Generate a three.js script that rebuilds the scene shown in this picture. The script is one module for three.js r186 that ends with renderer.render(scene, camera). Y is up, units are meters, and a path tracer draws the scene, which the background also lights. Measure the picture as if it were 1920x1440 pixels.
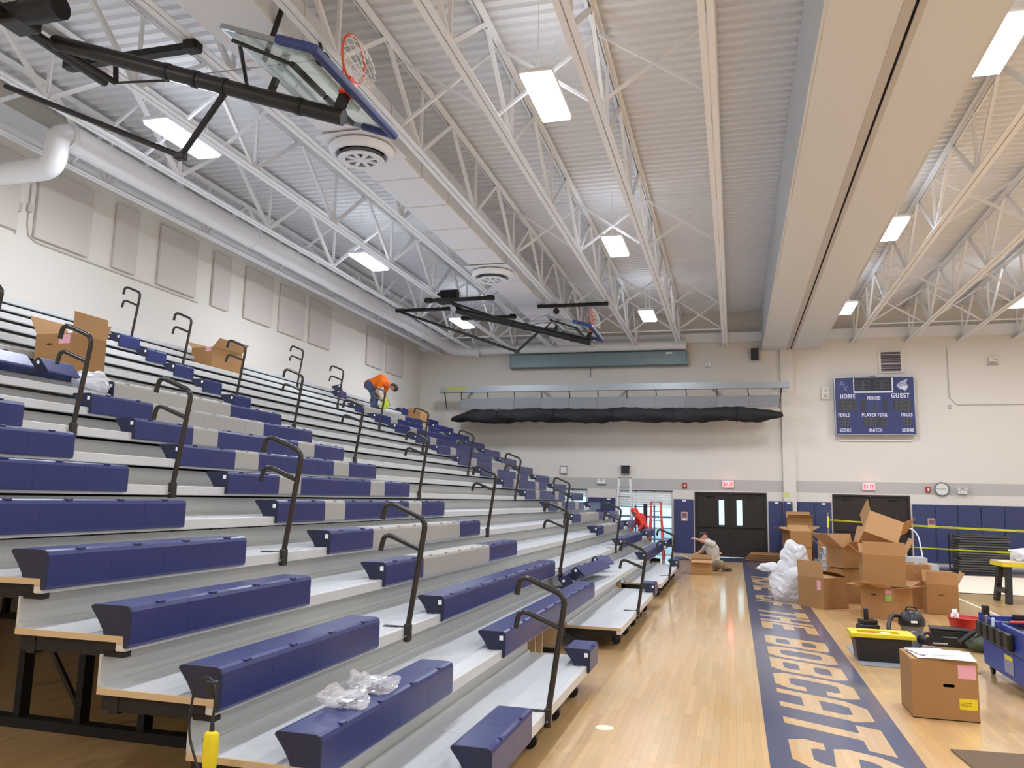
import * as THREE from 'three';
import { RoundedBoxGeometry } from 'three/addons/geometries/RoundedBoxGeometry.js';
import { mergeGeometries, mergeVertices } from 'three/addons/utils/BufferGeometryUtils.js';
import { MarchingCubes } from 'three/addons/objects/MarchingCubes.js';
import { RectAreaLightUniformsLib } from 'three/addons/lights/RectAreaLightUniformsLib.js';

// ---------------------------------------------------------------- camera, sky, exposure
RectAreaLightUniformsLib.init();
const scene = new THREE.Scene();
const camera = new THREE.PerspectiveCamera(51.5, 1920 / 1440, 0.05, 200);
camera.position.set(0, 1.7, 0);
camera.rotation.order = 'YXZ';
camera.rotation.set(0.142, 0.2727, 0.0226);
scene.background = new THREE.Color().setRGB(1.5, 1.95, 2.3);
const renderer = new THREE.WebGLRenderer({ antialias: true });
renderer.toneMapping = THREE.LinearToneMapping;
renderer.toneMappingExposure = 0.84;
renderer.shadowMap.enabled = true;
const LAMP = 95;          // radiance of a high bay lamp
const LAMP_TINT = new THREE.Color().setRGB(0.94, 1.0, 1.12);

// ---------------------------------------------------------------- helpers
let seed = 7;
const rnd = () => { seed = (seed + 0x6d2b79f5) | 0; let t = Math.imul(seed ^ (seed >>> 15), 1 | seed); t = (t + Math.imul(t ^ (t >>> 7), 61 | t)) ^ t; return ((t ^ (t >>> 14)) >>> 0) / 4294967296; };
const rr = (a, b) => a + (b - a) * rnd();
const used = {};
function numbered(n) { const c = used[n] = (used[n] ?? -1) + 1; return c ? n + '_' + String(c).padStart(3, '0') : n; }
const V = (x, y, z) => new THREE.Vector3(x, y, z);
const hex = (h) => new THREE.Color(h);
function mat(color, rough = 0.7, metal = 0, extra = {}) { return new THREE.MeshStandardMaterial({ color: hex(color), roughness: rough, metalness: metal, ...extra }); }
function phys(color, o) { return new THREE.MeshPhysicalMaterial({ color: hex(color), ...o }); }
function shadows(o) { o.castShadow = true; o.receiveShadow = true; return o; }
function thing(name, label, category, [x, y, z] = [0, 0, 0], ry = 0, group) {
  const o = new THREE.Group(); o.name = numbered(name); o.position.set(x, y, z); o.rotation.y = ry;
  o.userData = { label, category }; if (group) o.userData.group = group;
  scene.add(o); return o;
}
function part(parent, name, geo, m, pos = [0, 0, 0], rot) {
  const o = shadows(new THREE.Mesh(geo, m)); o.name = parent === scene ? numbered(name) : name;
  o.position.set(...pos); if (rot) o.rotation.set(...rot); parent.add(o); return o;
}
function one(name, label, category, geo, m, pos = [0, 0, 0], rot, group) {   // a thing that is one mesh
  const o = part(scene, name, geo, m, pos, rot); o.userData = { label, category }; if (group) o.userData.group = group; return o;
}
function struct(name, geo, m, pos = [0, 0, 0], rot) { const o = part(scene, name, geo, m, pos, rot); o.userData.kind = 'structure'; return o; }
const cache = new Map();
function bx(w, h, d) { const k = [w, h, d].map((v) => v.toFixed(4)).join(); if (!cache.has(k)) cache.set(k, new THREE.BoxGeometry(w, h, d)); return cache.get(k); }
function rb(w, h, d, r = 0.01, s = 2) { const k = 'r' + [w, h, d, r].map((v) => v.toFixed(4)).join(); if (!cache.has(k)) cache.set(k, new RoundedBoxGeometry(w, h, d, s, r)); return cache.get(k); }
function cyl(r, h, n = 16, r2 = r) { const k = 'c' + [r, h, n, r2].join(); if (!cache.has(k)) cache.set(k, new THREE.CylinderGeometry(r2, r, h, n)); return cache.get(k); }
const UNIT = new THREE.BoxGeometry(1, 1, 1), UNITC = new THREE.CylinderGeometry(1, 1, 1, 12);
function beam(parent, name, a, b, w, h, m) {           // square bar between two points
  const o = part(parent, name, UNIT, m); const d = b.clone().sub(a), L = d.length();
  o.position.copy(a).addScaledVector(d, 0.5); o.quaternion.setFromRotationMatrix(new THREE.Matrix4().lookAt(d, V(0, 0, 0), Math.abs(d.y) > 0.95 * L ? V(1, 0, 0) : V(0, 1, 0))); o.scale.set(w, h, L); return o;
}
function rod(parent, name, a, b, r, m) {               // round bar between two points
  const o = part(parent, name, UNITC, m); const d = b.clone().sub(a), L = d.length();
  o.position.copy(a).addScaledVector(d, 0.5); o.quaternion.setFromUnitVectors(V(0, 1, 0), d.normalize()); o.scale.set(r, L, r); return o;
}
function tubeGeo(pts, r, n = 8, seg = 6, round = 0.06) {  // polyline with rounded corners
  const P = pts.map((p) => V(...p)), path = new THREE.CurvePath(); let prev = P[0];
  for (let i = 1; i < P.length - 1; i++) {
    const a = P[i].clone().add(P[i - 1].clone().sub(P[i]).setLength(Math.min(round, P[i].distanceTo(P[i - 1]) * 0.49)));
    const b = P[i].clone().add(P[i + 1].clone().sub(P[i]).setLength(Math.min(round, P[i].distanceTo(P[i + 1]) * 0.49)));
    path.add(new THREE.LineCurve3(prev, a)); path.add(new THREE.QuadraticBezierCurve3(a, P[i], b)); prev = b;
  }
  path.add(new THREE.LineCurve3(prev, P[P.length - 1]));
  return new THREE.TubeGeometry(path, Math.max(4, (P.length - 1) * seg), r, n, false);
}
function extrude(pts, depth, bevel = 0, holes = []) {
  const s = new THREE.Shape(pts.map((p) => new THREE.Vector2(...p)));
  for (const h of holes) s.holes.push(new THREE.Path(h.map((p) => new THREE.Vector2(...p))));
  return new THREE.ExtrudeGeometry(s, { depth, bevelEnabled: bevel > 0, bevelSize: bevel, bevelThickness: bevel, bevelSegments: 2, curveSegments: 6 });
}
const rect = (x0, y0, x1, y1) => [[x0, y0], [x1, y0], [x1, y1], [x0, y1]];
function canvas(w, h, draw) { const c = document.createElement('canvas'); c.width = w; c.height = h; draw(c.getContext('2d'), w, h); const t = new THREE.CanvasTexture(c); t.colorSpace = THREE.SRGBColorSpace; t.wrapS = t.wrapT = THREE.RepeatWrapping; return t; }
function noiseTex(n, lo, hi, cells = 0) {
  const a = new Uint8Array(n * n * 4), g = []; const m = cells || n;
  for (let i = 0; i < m * m; i++) g.push(rnd());
  for (let y = 0; y < n; y++) for (let x = 0; x < n; x++) {
    let v;
    if (m === n) v = g[y * n + x]; else {
      const fx = x / n * m, fy = y / n * m, ix = fx | 0, iy = fy | 0, tx = fx - ix, ty = fy - iy, q = (i, j) => g[((j + m) % m) * m + (i + m) % m];
      v = (q(ix, iy) * (1 - tx) + q(ix + 1, iy) * tx) * (1 - ty) + (q(ix, iy + 1) * (1 - tx) + q(ix + 1, iy + 1) * tx) * ty;
      v = v * 0.7 + 0.3 * rnd();
    }
    const b = (lo + (hi - lo) * v) | 0; a.set([b, b, b, 255], (y * n + x) * 4);
  }
  const t = new THREE.DataTexture(a, n, n); t.wrapS = t.wrapT = THREE.RepeatWrapping; t.magFilter = THREE.LinearFilter; t.needsUpdate = true; return t;
}
function metricUV(geo, f) { const p = geo.attributes.position, u = new Float32Array(p.count * 2); for (let i = 0; i < p.count; i++) { const [a, b] = f(p.getX(i), p.getY(i), p.getZ(i)); u[2 * i] = a; u[2 * i + 1] = b; } geo.setAttribute('uv', new THREE.BufferAttribute(u, 2)); return geo; }

// ---------------------------------------------------------------- materials
const bumpFine = noiseTex(256, 90, 165, 64);
const woodTex = canvas(1024, 2048, (g, w, h) => {       // maple strips, 2.28 m x 4.56 m
  const n = 40, sw = w / n;
  for (let i = 0; i < n; i++) {
    let y = -rr(0, 500);
    while (y < h) {
      const L = rr(250, 700), l = rr(-9, 9), r = rr(-4, 4);
      g.fillStyle = `rgb(${222 + l + r | 0},${182 + l | 0},${126 + l - r | 0})`; g.fillRect(i * sw, y, sw + 1, L);
      for (let k = 0; k < 7; k++) { g.fillStyle = `rgba(${rnd() < 0.5 ? '150,100,50' : '245,215,165'},${rr(0.03, 0.1)})`; g.fillRect(i * sw + rr(0, sw), y + rr(0, L * 0.7), rr(1, 3), rr(60, 250)); }
      g.fillStyle = 'rgba(120,80,40,0.35)'; g.fillRect(i * sw, y, sw, 1.2); y += L;
    }
    g.fillStyle = 'rgba(120,80,40,0.28)'; g.fillRect(i * sw, 0, 1, h);
  }
});
const woodUV = (x, y, z) => [x / 2.28, -z / 4.56];
const mFloor = new THREE.MeshPhysicalMaterial({ map: woodTex, roughness: 0.32, clearcoat: 0.75, clearcoatRoughness: 0.1 });
const mPaintBlue = phys('#363f63', { roughness: 0.4, clearcoat: 0.75, clearcoatRoughness: 0.1 });
const mWall = mat('#e6e0d6', 0.85, 0, { bumpMap: bumpFine, bumpScale: 0.001 });
const mBand = mat('#c2beba', 0.8);
const mSteelWhite = mat('#f1f2f3', 0.5);
const mDeckRoof = mat('#e6e7e9', 0.6);
const mSoffit = mat('#dadde0', 0.9);
const mDuct = mat('#e8e8ea', 0.75), mDuctSide = mat('#dedad2', 0.8);
const mPipe = mat('#eceded', 0.35);
const mDark = mat('#141312', 0.7), mBlackMetal = mat('#23211f', 0.45, 0.3), mGunmetal = mat('#33302d', 0.4, 0.5);
const mRail = mat('#3b3733', 0.3, 0.45);
const mSeatBlue = phys('#232d68', { roughness: 0.36, clearcoat: 0.1, clearcoatRoughness: 0.2, bumpMap: bumpFine, bumpScale: 0.0004 }), mSeatGrey = mat('#aeaaa2', 0.5, 0, { bumpMap: bumpFine, bumpScale: 0.0005 }), mSeatCap = mat('#1c213c', 0.5);
const mDeck = mat('#cfd2d4', 0.32), mNose = mat('#d3d3d0', 0.38, 0.1), mRiser = mat('#c9cac5', 0.45, 0.1), mPly = mat('#cbb088', 0.7), mPost = mat('#1f1b19', 0.7, 0.2);
const mTag = mat('#f2f2f0', 0.6);
const mPad = mat('#38406a', 0.55), mDoor = mat('#231815', 0.45), mFrame = mat('#2a2523', 0.5);
const mCard = mat('#a47a4c', 0.9), mCardIn = mat('#b98f62', 0.9), mPink = mat('#e6a7b4', 0.8), mYellowPaper = mat('#e6cc22', 0.8), mGreenPaper = mat('#9cbf6a', 0.8), mPaper = mat('#fbfaf8', 0.8);
const mPanel = mat('#d3cbc2', 0.95);
const mGlass = new THREE.MeshPhysicalMaterial({ color: hex('#eef6f4'), roughness: 0.03, transmission: 1, thickness: 0, ior: 1.5 });
const mFoil = new THREE.MeshPhysicalMaterial({ color: hex('#ffffff'), roughness: 0.12, transmission: 0.75, thickness: 0, ior: 1.5, side: THREE.DoubleSide });
const mFilm = new THREE.MeshPhysicalMaterial({ color: hex('#f2f4f8'), roughness: 0.35, transmission: 0.35, thickness: 0, side: THREE.DoubleSide });
const mSteel = mat('#9a9c9e', 0.35, 0.8), mGalv = mat('#b6bcc2', 0.4, 0.3);
const mYellow = mat('#e3cf1c', 0.5), mBlackPlastic = mat('#1d1c1f', 0.4), mRed = mat('#c32b25', 0.4), mOrange = mat('#e8502a', 0.4), mBlueCart = mat('#2d3f95', 0.4), mGrey = mat('#77787a', 0.6), mWhite = mat('#f0efec', 0.6);
const mTape = mat('#d9de2c', 0.5);

// ---------------------------------------------------------------- room shell
const XL = -10.78, XR = 14.4, ZF = -26.34, ZB = 6.0, HD = 7.85;
const floorM = struct('floor', metricUV(new THREE.BoxGeometry(XR - XL + 0.6, 0.2, ZB - ZF + 0.6), (x, y, z) => woodUV(x, y, z)), mFloor, [(XL + XR) / 2, -0.1, (ZB + ZF) / 2]);
const off = floorM.position;
function onFloor(name, geo, m, x, y, z) { return part(floorM, name, geo, m, [x - off.x, y - off.y, z - off.z]); }
onFloor('painted_border', bx(XR - XL, 0.001, 1.94), mPaintBlue, (XL + XR) / 2, 0.0006, -25.37);
onFloor('painted_line', bx(0.05, 0.0008, 27), mat('#efe9dc', 0.35), 4.07, 0.0005, -10.8);
onFloor('painted_banner', bx(0.997, 0.001, 22), mPaintBlue, 0.697, 0.0007, -13.4);
struct('wall_left', bx(0.3, HD + 0.4, ZB - ZF + 0.6), mWall, [XL - 0.15, HD / 2, (ZB + ZF) / 2]);
struct('wall_right', bx(0.3, HD + 0.4, ZB - ZF + 0.6), mWall, [XR + 0.15, HD / 2, (ZB + ZF) / 2]);
struct('wall_back', bx(XR - XL, HD + 0.4, 0.3), mWall, [(XL + XR) / 2, HD / 2, ZB + 0.15]);
const OPEN = { d1: [-1.22, 0.98, 0.0, 2.03], d2: [2.89, 5.06, 0.0, 2.03], w1: [-3.73, -1.91, 0.02, 2.04], w0: [-5.75, -4.69, 0.3, 2.05] };
{
  const holes = Object.values(OPEN).map(([a, b, c, d]) => rect(a, c, b, d));
  holes[0] = rect(-1.22, -0.15, 0.98, 2.03); holes[1] = rect(2.89, -0.15, 5.06, 2.03);
  const outer = rect(XL, -0.2, XR, HD + 0.2);
  struct('wall_far', extrude(outer, 0.3, 0, holes), mWall, [0, 0, ZF - 0.3]);
}
// grey paint band over the doors
for (const [a, b] of [[XL, 1.47], [1.86, XR]]) struct('trim_1', bx(b - a, 0.35, 0.004), mBand, [(a + b) / 2, 2.245, ZF + 0.002]);
// pilaster below the beam
struct('trim_2', bx(0.37, 6.6, 0.12), mWall, [1.665, 3.3, ZF + 0.06]);
// bond beam under the roof along the far and the long wall
struct('trim_3', bx(XR - XL, 0.3, 0.28), mSteelWhite, [(XL + XR) / 2, 6.98, ZF + 0.14]);
struct('trim_4', bx(0.28, 0.3, ZB - ZF), mSteelWhite, [XL + 0.14, 7.25, (ZB + ZF) / 2]);
// corrugated roof deck, ribs across the hall
{
  const pitch = 0.2, z0 = ZF - 0.3, n = Math.ceil((ZB - ZF + 0.6) / pitch), pr = [];
  for (let i = 0; i < n; i++) { const z = z0 + i * pitch; pr.push([z, 0], [z + 0.075, 0], [z + 0.1, 0.045], [z + 0.175, 0.045]); }
  const end = z0 + n * pitch; pr.push([end, 0], [end, 0.3], [z0, 0.3]);
  const g = extrude(pr.map(([z, y]) => [-z, y]), XR - XL + 0.6); g.rotateY(Math.PI / 2);   // shape x -> -z
  struct('ceiling', g, mDeckRoof, [XL - 0.3, HD, 0]);
}
// boxed beam with the curtain slot, running the length of the hall
{
  const L = ZB - ZF, zc = (ZB + ZF) / 2;
  const o = new THREE.Group(); o.name = 'ceiling_beam'; o.userData.kind = 'structure'; scene.add(o);
  part(o, 'soffit', bx(0.72, 0.04, L), mSoffit, [0.95 + 0.36, 6.57, zc]);
  part(o, 'soffit', bx(0.8, 0.04, L), mSoffit, [1.87 + 0.4, 6.57, zc]);
  part(o, 'steel_flange', bx(0.11, 0.02, L), mBand, [1.72, 6.552, zc]);
  part(o, 'steel_flange', bx(0.07, 0.02, L), mBand, [1.845, 6.552, zc]);
  part(o, 'track_slot_shade', bx(0.16, 0.05, L), mDark, [1.79, 6.6, zc]);  // dark plate painted in for the shaded gap of the track slot
  part(o, 'side_panel', bx(0.04, 1.3, L), mSoffit, [0.945, 7.2, zc]);
  part(o, 'side_panel', bx(0.04, 1.3, L), mSoffit, [2.665, 7.2, zc]);
}
// outdoors seen through the openings
struct('ground_outside', bx(40, 0.1, 30), mat('#b9c2c9', 0.9), [0, -0.15, ZF - 15.5]);

// ---------------------------------------------------------------- roof joists, bridging
const YB = 6.7, YT = 7.72;
const JX = [-10.0, -8.6, -7.2, -5.8, -4.4, -3.0, -1.62, -0.2, 3.65, 5.2, 6.65, 8.1, 9.6, 11.1, 12.6];
const JWORD = ['beside the long white wall', 'next to the round duct', 'between the round duct and the square duct', 'along the near side of the square duct', 'along the court side of the square duct', 'second from the square duct, court side', 'third from the square duct, court side', 'nearest the boxed beam, bleacher side', 'first beyond the boxed beam', 'second beyond the boxed beam', 'third beyond the boxed beam', 'fourth beyond the boxed beam', 'fifth beyond the boxed beam', 'sixth beyond the boxed beam', 'seventh beyond the boxed beam'];
JX.forEach((x, i) => {
  const o = thing('roof_joist', 'white open-web steel roof joist ' + JWORD[i], 'joist', [x, YB, 0], 0, 'white roof joists');
  const L = ZB - ZF, zc = (ZB + ZF) / 2;
  for (const s of [-1, 1]) {
    part(o, 'bottom_chord', bx(0.012, 0.06, L), mSteelWhite, [s * 0.018, 0.03, zc]); part(o, 'bottom_chord', bx(0.075, 0.01, L), mSteelWhite, [s * 0.0455, 0.005, zc]);
    part(o, 'top_chord', bx(0.012, 0.06, L), mSteelWhite, [s * 0.018, YT - YB + 0.03, zc]); part(o, 'top_chord', bx(0.07, 0.01, L), mSteelWhite, [s * 0.043, YT - YB + 0.065, zc]);
  }
  for (let z = 5.2; z > ZF; z -= 2.6) {
    if (z < ZF + 0.3) break;
    if (z > 1) continue;                                             // far behind the viewer
    beam(o, 'web_bar', V(0, 0.04, z), V(0, YT - YB + 0.03, z - 1.25), 0.05, 0.06, mSteelWhite);
    beam(o, 'web_bar', V(0, 0.04, z), V(0, YT - YB + 0.03, z + 1.25), 0.05, 0.06, mSteelWhite);
    beam(o, 'web_bar', V(0, 0.04, z), V(0, YT - YB + 0.03, z), 0.035, 0.045, mSteelWhite);
  }
});
const BAY = ['first bay', 'second bay', 'third bay', 'fourth bay', 'fifth bay', 'sixth bay', 'seventh bay', '', 'first bay', 'second bay', 'third bay', 'fourth bay'];
const ZW = { '-4.4': 'over the front of the hall', '-9.6': 'by the first lamps', '-15.6': 'by the second lamps', '-20.8': 'by the third lamps', '-23.9': 'near the scoreboard wall' };
for (const z of [-4.4, -9.6, -15.6, -20.8, -23.9]) {
  for (let i = 0; i < JX.length - 1; i++) {
    const a = JX[i], b = JX[i + 1]; if (b - a > 2 || a > 8) continue;
    const duct = a === -5.8;                                          // the square duct fills this bay: only a strut below it
    const o = thing('bridging_brace', 'thin white cross brace ' + ZW[z] + ', ' + BAY[i] + (a > 2 ? ' past the boxed beam' : ' from the long wall'), 'brace', [a, YB, z], 0, 'bridging between the joists');
    const d = b - a, h = YT - YB;
    if (!duct) { beam(o, 'diagonal', V(0.02, 0.06, 0), V(d - 0.02, h, 0), 0.04, 0.04, mSteelWhite); beam(o, 'diagonal', V(0.02, h, 0.03), V(d - 0.02, 0.06, 0.03), 0.04, 0.04, mSteelWhite); }
    else beam(o, 'strut', V(0.02, h, 0), V(d - 0.02, h, 0), 0.04, 0.04, mSteelWhite);
    if (!duct && z === -23.9) beam(o, 'strut', V(0.02, 0.08, 0.06), V(d - 0.02, 0.08, 0.06), 0.03, 0.03, mSteelWhite);
  }
}

// ---------------------------------------------------------------- high bay lamps
const mLens = new THREE.MeshStandardMaterial({ color: hex('#ffffff'), roughness: 0.5, emissive: LAMP_TINT.clone(), emissiveIntensity: 16 });
const mAddedUplens = new THREE.MeshStandardMaterial({ color: hex('#ffffff'), roughness: 0.5, emissive: LAMP_TINT.clone(), emissiveIntensity: 1 });  // glow of the top lens added for a brighter ceiling
const lampX = [[-7.64, 'over the bleachers'], [-2.22, 'over the bleacher aisle'], [2.88, 'just beyond the boxed beam'], [6.9, 'second past the boxed beam'], [11.2, 'farthest past the boxed beam']];
const lampZ = [[-21.7, 'far end'], [-15.45, 'middle'], [-9.27, 'front'], [-3.05, 'overhead'], [3.15, 'rearmost']];
for (const [x, wx] of lampX) for (const [z, wz] of lampZ) {
  const o = thing('high_bay_lamp', 'bright flat rectangular ceiling lamp ' + wx + ', ' + wz + ' of its line', 'lamp', [x, 6.72, z], 0, 'high bay lamps');
  part(o, 'housing', rb(0.42, 0.06, 1.26, 0.02), mSteelWhite, [0, 0.075, 0]);
  part(o, 'lens', rb(0.38, 0.045, 1.2, 0.02), mLens, [0, 0.025, 0]);
  for (const s of [-1, 1]) rod(o, 'hanger_wire', V(0, 0.1, s * 0.5), V(0, 1.12, s * 0.5), 0.004, mSteelWhite);
  const l = new THREE.RectAreaLight(LAMP_TINT, LAMP, 0.38, 1.2); l.position.set(0, -0.003, 0); l.rotation.x = -Math.PI / 2; l.castShadow = true; o.add(l);
  part(o, 'added_uplight_lens', bx(0.3, 0.006, 1.1), mAddedUplens, [0, 0.108, 0]);
  const u = new THREE.RectAreaLight(LAMP_TINT, 5, 0.3, 1.1); u.position.set(0, 0.114, 0); u.rotation.x = Math.PI / 2; u.castShadow = true; o.add(u);  // upward light and top lens are added to brighten the ceiling
}

// ---------------------------------------------------------------- ducts
{
  const o = thing('square_duct', 'wrapped white rectangular air duct running between the joists', 'duct', [-5.1, 6.68, 0]);
  const z0 = 1.0, z1 = -25.2; let z = z0, i = 0;
  while (z > z1) {
    const L = Math.min(1.22, z - z1), dy = (i % 3) * 0.004;
    part(o, 'duct_section', rb(0.8, 0.62, L - 0.008, 0.02), mDuct, [0, 0.33 + dy, z - L / 2]);
    part(o, 'seam_strip', bx(0.815, 0.64, 0.03), mDuctSide, [0, 0.33 + dy, z - L]);
    z -= L; i++;
  }
  const words = ['by the near backboard', 'halfway along the square duct', 'above the far backboard'];
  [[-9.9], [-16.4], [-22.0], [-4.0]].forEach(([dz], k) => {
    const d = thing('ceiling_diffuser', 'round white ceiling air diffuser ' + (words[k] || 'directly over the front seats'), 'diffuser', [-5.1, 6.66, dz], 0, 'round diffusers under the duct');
    part(d, 'mounting_plate', rb(0.98, 0.03, 0.98, 0.01), mDuct, [0, 0.01, 0]);
    part(d, 'outer_ring', new THREE.LatheGeometry([[0.3, 0], [0.36, -0.01], [0.46, -0.03], [0.47, -0.045], [0.45, -0.1], [0.42, -0.13], [0.37, -0.14], [0.36, -0.11], [0.33, -0.04], [0.3, -0.01]].map((p) => new THREE.Vector2(...p)), 40), mDuct);
    part(d, 'throat_shade', cyl(0.33, 0.02, 32), mDark, [0, -0.03, 0]);  // black disc painted in for the shade inside the neck
    const c = part(d, 'inner_ring', new THREE.LatheGeometry([[0.225, -0.2], [0.32, -0.21], [0.335, -0.195], [0.3, -0.175], [0.23, -0.18], [0.225, -0.2]].map((p) => new THREE.Vector2(...p)), 40), mDuct);
    part(d, 'hub', cyl(0.075, 0.03, 20), mDuct, [0, -0.19, 0]);
    part(d, 'core_shade_plate', cyl(0.3, 0.01, 32), mGrey, [0, -0.13, 0]);  // grey disc stands in for the shade between the vanes
    for (let q = 0; q < 8; q++) { const a = q * Math.PI / 4; part(c, 'vane', bx(0.18, 0.015, 0.06), mDuct, [Math.cos(a) * 0.15, -0.19, Math.sin(a) * 0.15], [0, -a, 0]); }
  });
}
{
  const o = thing('round_duct', 'fat round white pipe running under the roof beside the long wall', 'pipe', [0, 0, 0]);
  const r = 0.2, q = 0.16;
  part(o, 'long_run', new THREE.CylinderGeometry(r, r, 16.1, 28).rotateX(Math.PI / 2), mPipe, [-9.38, 6.82, -8.9 - 8.05]);
  part(o, 'elbow', tubeGeo([[-9.38, 6.82, -9.1], [-9.38, 6.82, -8.75], [-9.38, 6.26, -8.75], [-10.75, 6.26, -8.75]], q, 24, 14, 0.24), mPipe);
  part(o, 'wall_flange', new THREE.CylinderGeometry(0.21, 0.21, 0.03, 24).rotateZ(Math.PI / 2), mPipe, [XL + 0.02, 6.26, -8.75]);
  for (const z of [-8.95, -13.6, -18.2, -22.6]) part(o, 'joint_ring', new THREE.TorusGeometry(r + 0.004, 0.012, 8, 28), mPipe, [-9.38, 6.82, z]);
  part(o, 'corner_elbow', tubeGeo([[-9.38, 6.82, -24.9], [-9.38, 6.78, -25.85], [-8.4, 6.72, -25.85]], r, 24, 14, 0.5), mPipe);
  part(o, 'cross_run', new THREE.CylinderGeometry(q, q, 7.05, 24).rotateZ(Math.PI / 2), mPipe, [-4.95, 6.74, -25.85]);
}
// acoustic panels
[[-9.2, -0.9, 5.66], [-9.77, -1.12, 5.66], [-11.46, -0.56, 5.66], [-12.63, -1.13, 5.66], [-14.31, -0.6, 5.64], [-15.49, -1.12, 5.64], [-16.95, -1.17, 5.63], [-18.43, -1.13, 5.63], [-21.86, -1.14, 5.63], [-23.32, -1.3, 5.63]].forEach(([z, w, y], i) => {
  if (i === 0) { z = -8.98; w = -0.46; }
  const where = ['just before the pipe elbow', 'under the pipe elbow', 'narrow one after the elbow', 'wide one before the narrow pair gap', 'second narrow one', 'wide one after the second narrow one', 'middle one of three wide ones', 'last wide one before the blank stretch', 'wide one above the stooping worker', 'nearest the corner of the hall'][i];
  one('acoustic_panel', 'beige fabric acoustic panel high on the long wall, ' + where, 'panel', rb(0.06, 1.2, -w, 0.012), mPanel, [XL + 0.035, y + 0.6, z + w / 2], undefined, 'acoustic panels on the long wall');
});
// conduit by the elbow
{
  const o = thing('wall_conduit', 'thin painted conduit with junction boxes under the pipe elbow', 'conduit', [XL, 0, 0]);
  part(o, 'conduit_tube', tubeGeo([[0.02, 6.5, -9.66], [0.02, 5.75, -9.66], [0.02, 5.6, -9.74], [0.02, 5.6, -13.9]], 0.012, 8, 10, 0.1), mBand);
  part(o, 'conduit_tube', tubeGeo([[0.02, 6.4, -9.46], [0.02, 5.62, -9.46]], 0.01, 8), mBand);
  part(o, 'junction_box', rb(0.05, 0.14, 0.1, 0.008), mBand, [0.025, 6.05, -9.46]); part(o, 'junction_box', rb(0.05, 0.12, 0.09, 0.008), mBand, [0.025, 6.1, -9.66]);
}

// ---------------------------------------------------------------- bleachers
const X1 = -1.2435, Y1 = 0.3937, DX = 0.5298, DY = 0.2477, MP = 0.424;
const xs = (k) => X1 - k * DX, ys = (k) => Y1 + k * DY, yd = (k) => ys(k) - 0.145;
const ZN = -3.36, ZE = -24.2;
const seatProfile = [[-0.008, -0.2], [0.0, -0.185], [0.0, -0.028], [-0.008, -0.008], [-0.028, 0.0], [-0.21, 0.0], [-0.228, -0.004], [-0.234, -0.016], [-0.222, -0.03], [-0.185, -0.075], [-0.155, -0.12], [-0.148, -0.142], [-0.03, -0.142], [-0.026, -0.2]];
function moduleGeo(len) {
  const g = extrude(seatProfile, len - 0.0016); g.translate(0, 0, -len + 0.0008);           // runs from z = 0 to -len
  const clip = new RoundedBoxGeometry(0.03, 0.012, 0.05, 1, 0.004).toNonIndexed(); clip.translate(-0.016, -0.002, -len / 2);
  const clean = (q) => { const n = q.index ? q.toNonIndexed() : q; for (const a of Object.keys(n.attributes)) if (!['position', 'normal', 'uv'].includes(a)) n.deleteAttribute(a); return n; };
  return mergeGeometries([clean(g), clean(clip)]);
}
const modGeo = moduleGeo(MP), modGeo1 = moduleGeo(0.43);
const capGeo = (() => { const g = extrude(seatProfile, 0.012); g.translate(0, 0, -0.002); return g; })();
const ORD = ['lowest', 'second', 'third', 'fourth', 'fifth', 'sixth', 'seventh', 'eighth', 'ninth', 'tenth', 'eleventh', 'twelfth', 'thirteenth', 'fourteenth', 'fifteenth', 'sixteenth', 'seventeenth', 'eighteenth'];
function tierWord(k) { return k === 0 ? 'lowest' : k === 17 ? 'topmost' : ORD[k] + ' from the floor'; }
const S2 = { 3: [2, 6], 4: [2, 7], 9: [2, 6], 10: [2, 6] }, S4 = { 3: [2, 6], 4: [2, 7], 14: [1, 6] };
function greyS2(k, i) { if (S2[k]) return i >= S2[k][0] && i <= S2[k][1]; return k >= 5 && k <= 8 && (i === 2 || i === 7); }
function greyS4(k, i) { if (S4[k]) return i >= S4[k][0] && i <= S4[k][1]; if (k === 9 && i >= 6 && i <= 8) return true; return k >= 5 && k <= 13 && (i === 2 || (i === 7 && (k <= 8 || k === 13))); }
function seatRun(tier, k, z0, n, len, geo, grey, skip, capped, tag) {
  for (let i = 0; i < n; i++) {
    if (skip && skip(i)) continue;
    const m = part(tier, 'seat_module', geo, grey && grey(k, i) ? mSeatGrey : mSeatBlue, [0, 0.145, z0 - i * len]);
    if (capped && (i === 0 || (skip && skip(i - 1)))) {
      part(m, 'end_cap', capGeo, mSeatCap);
      if (tag) part(m, 'white_tag', bx(0.03, 0.035, 0.004), mTag, [-0.035, -0.05, 0.012]);
    }
  }
}
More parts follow.
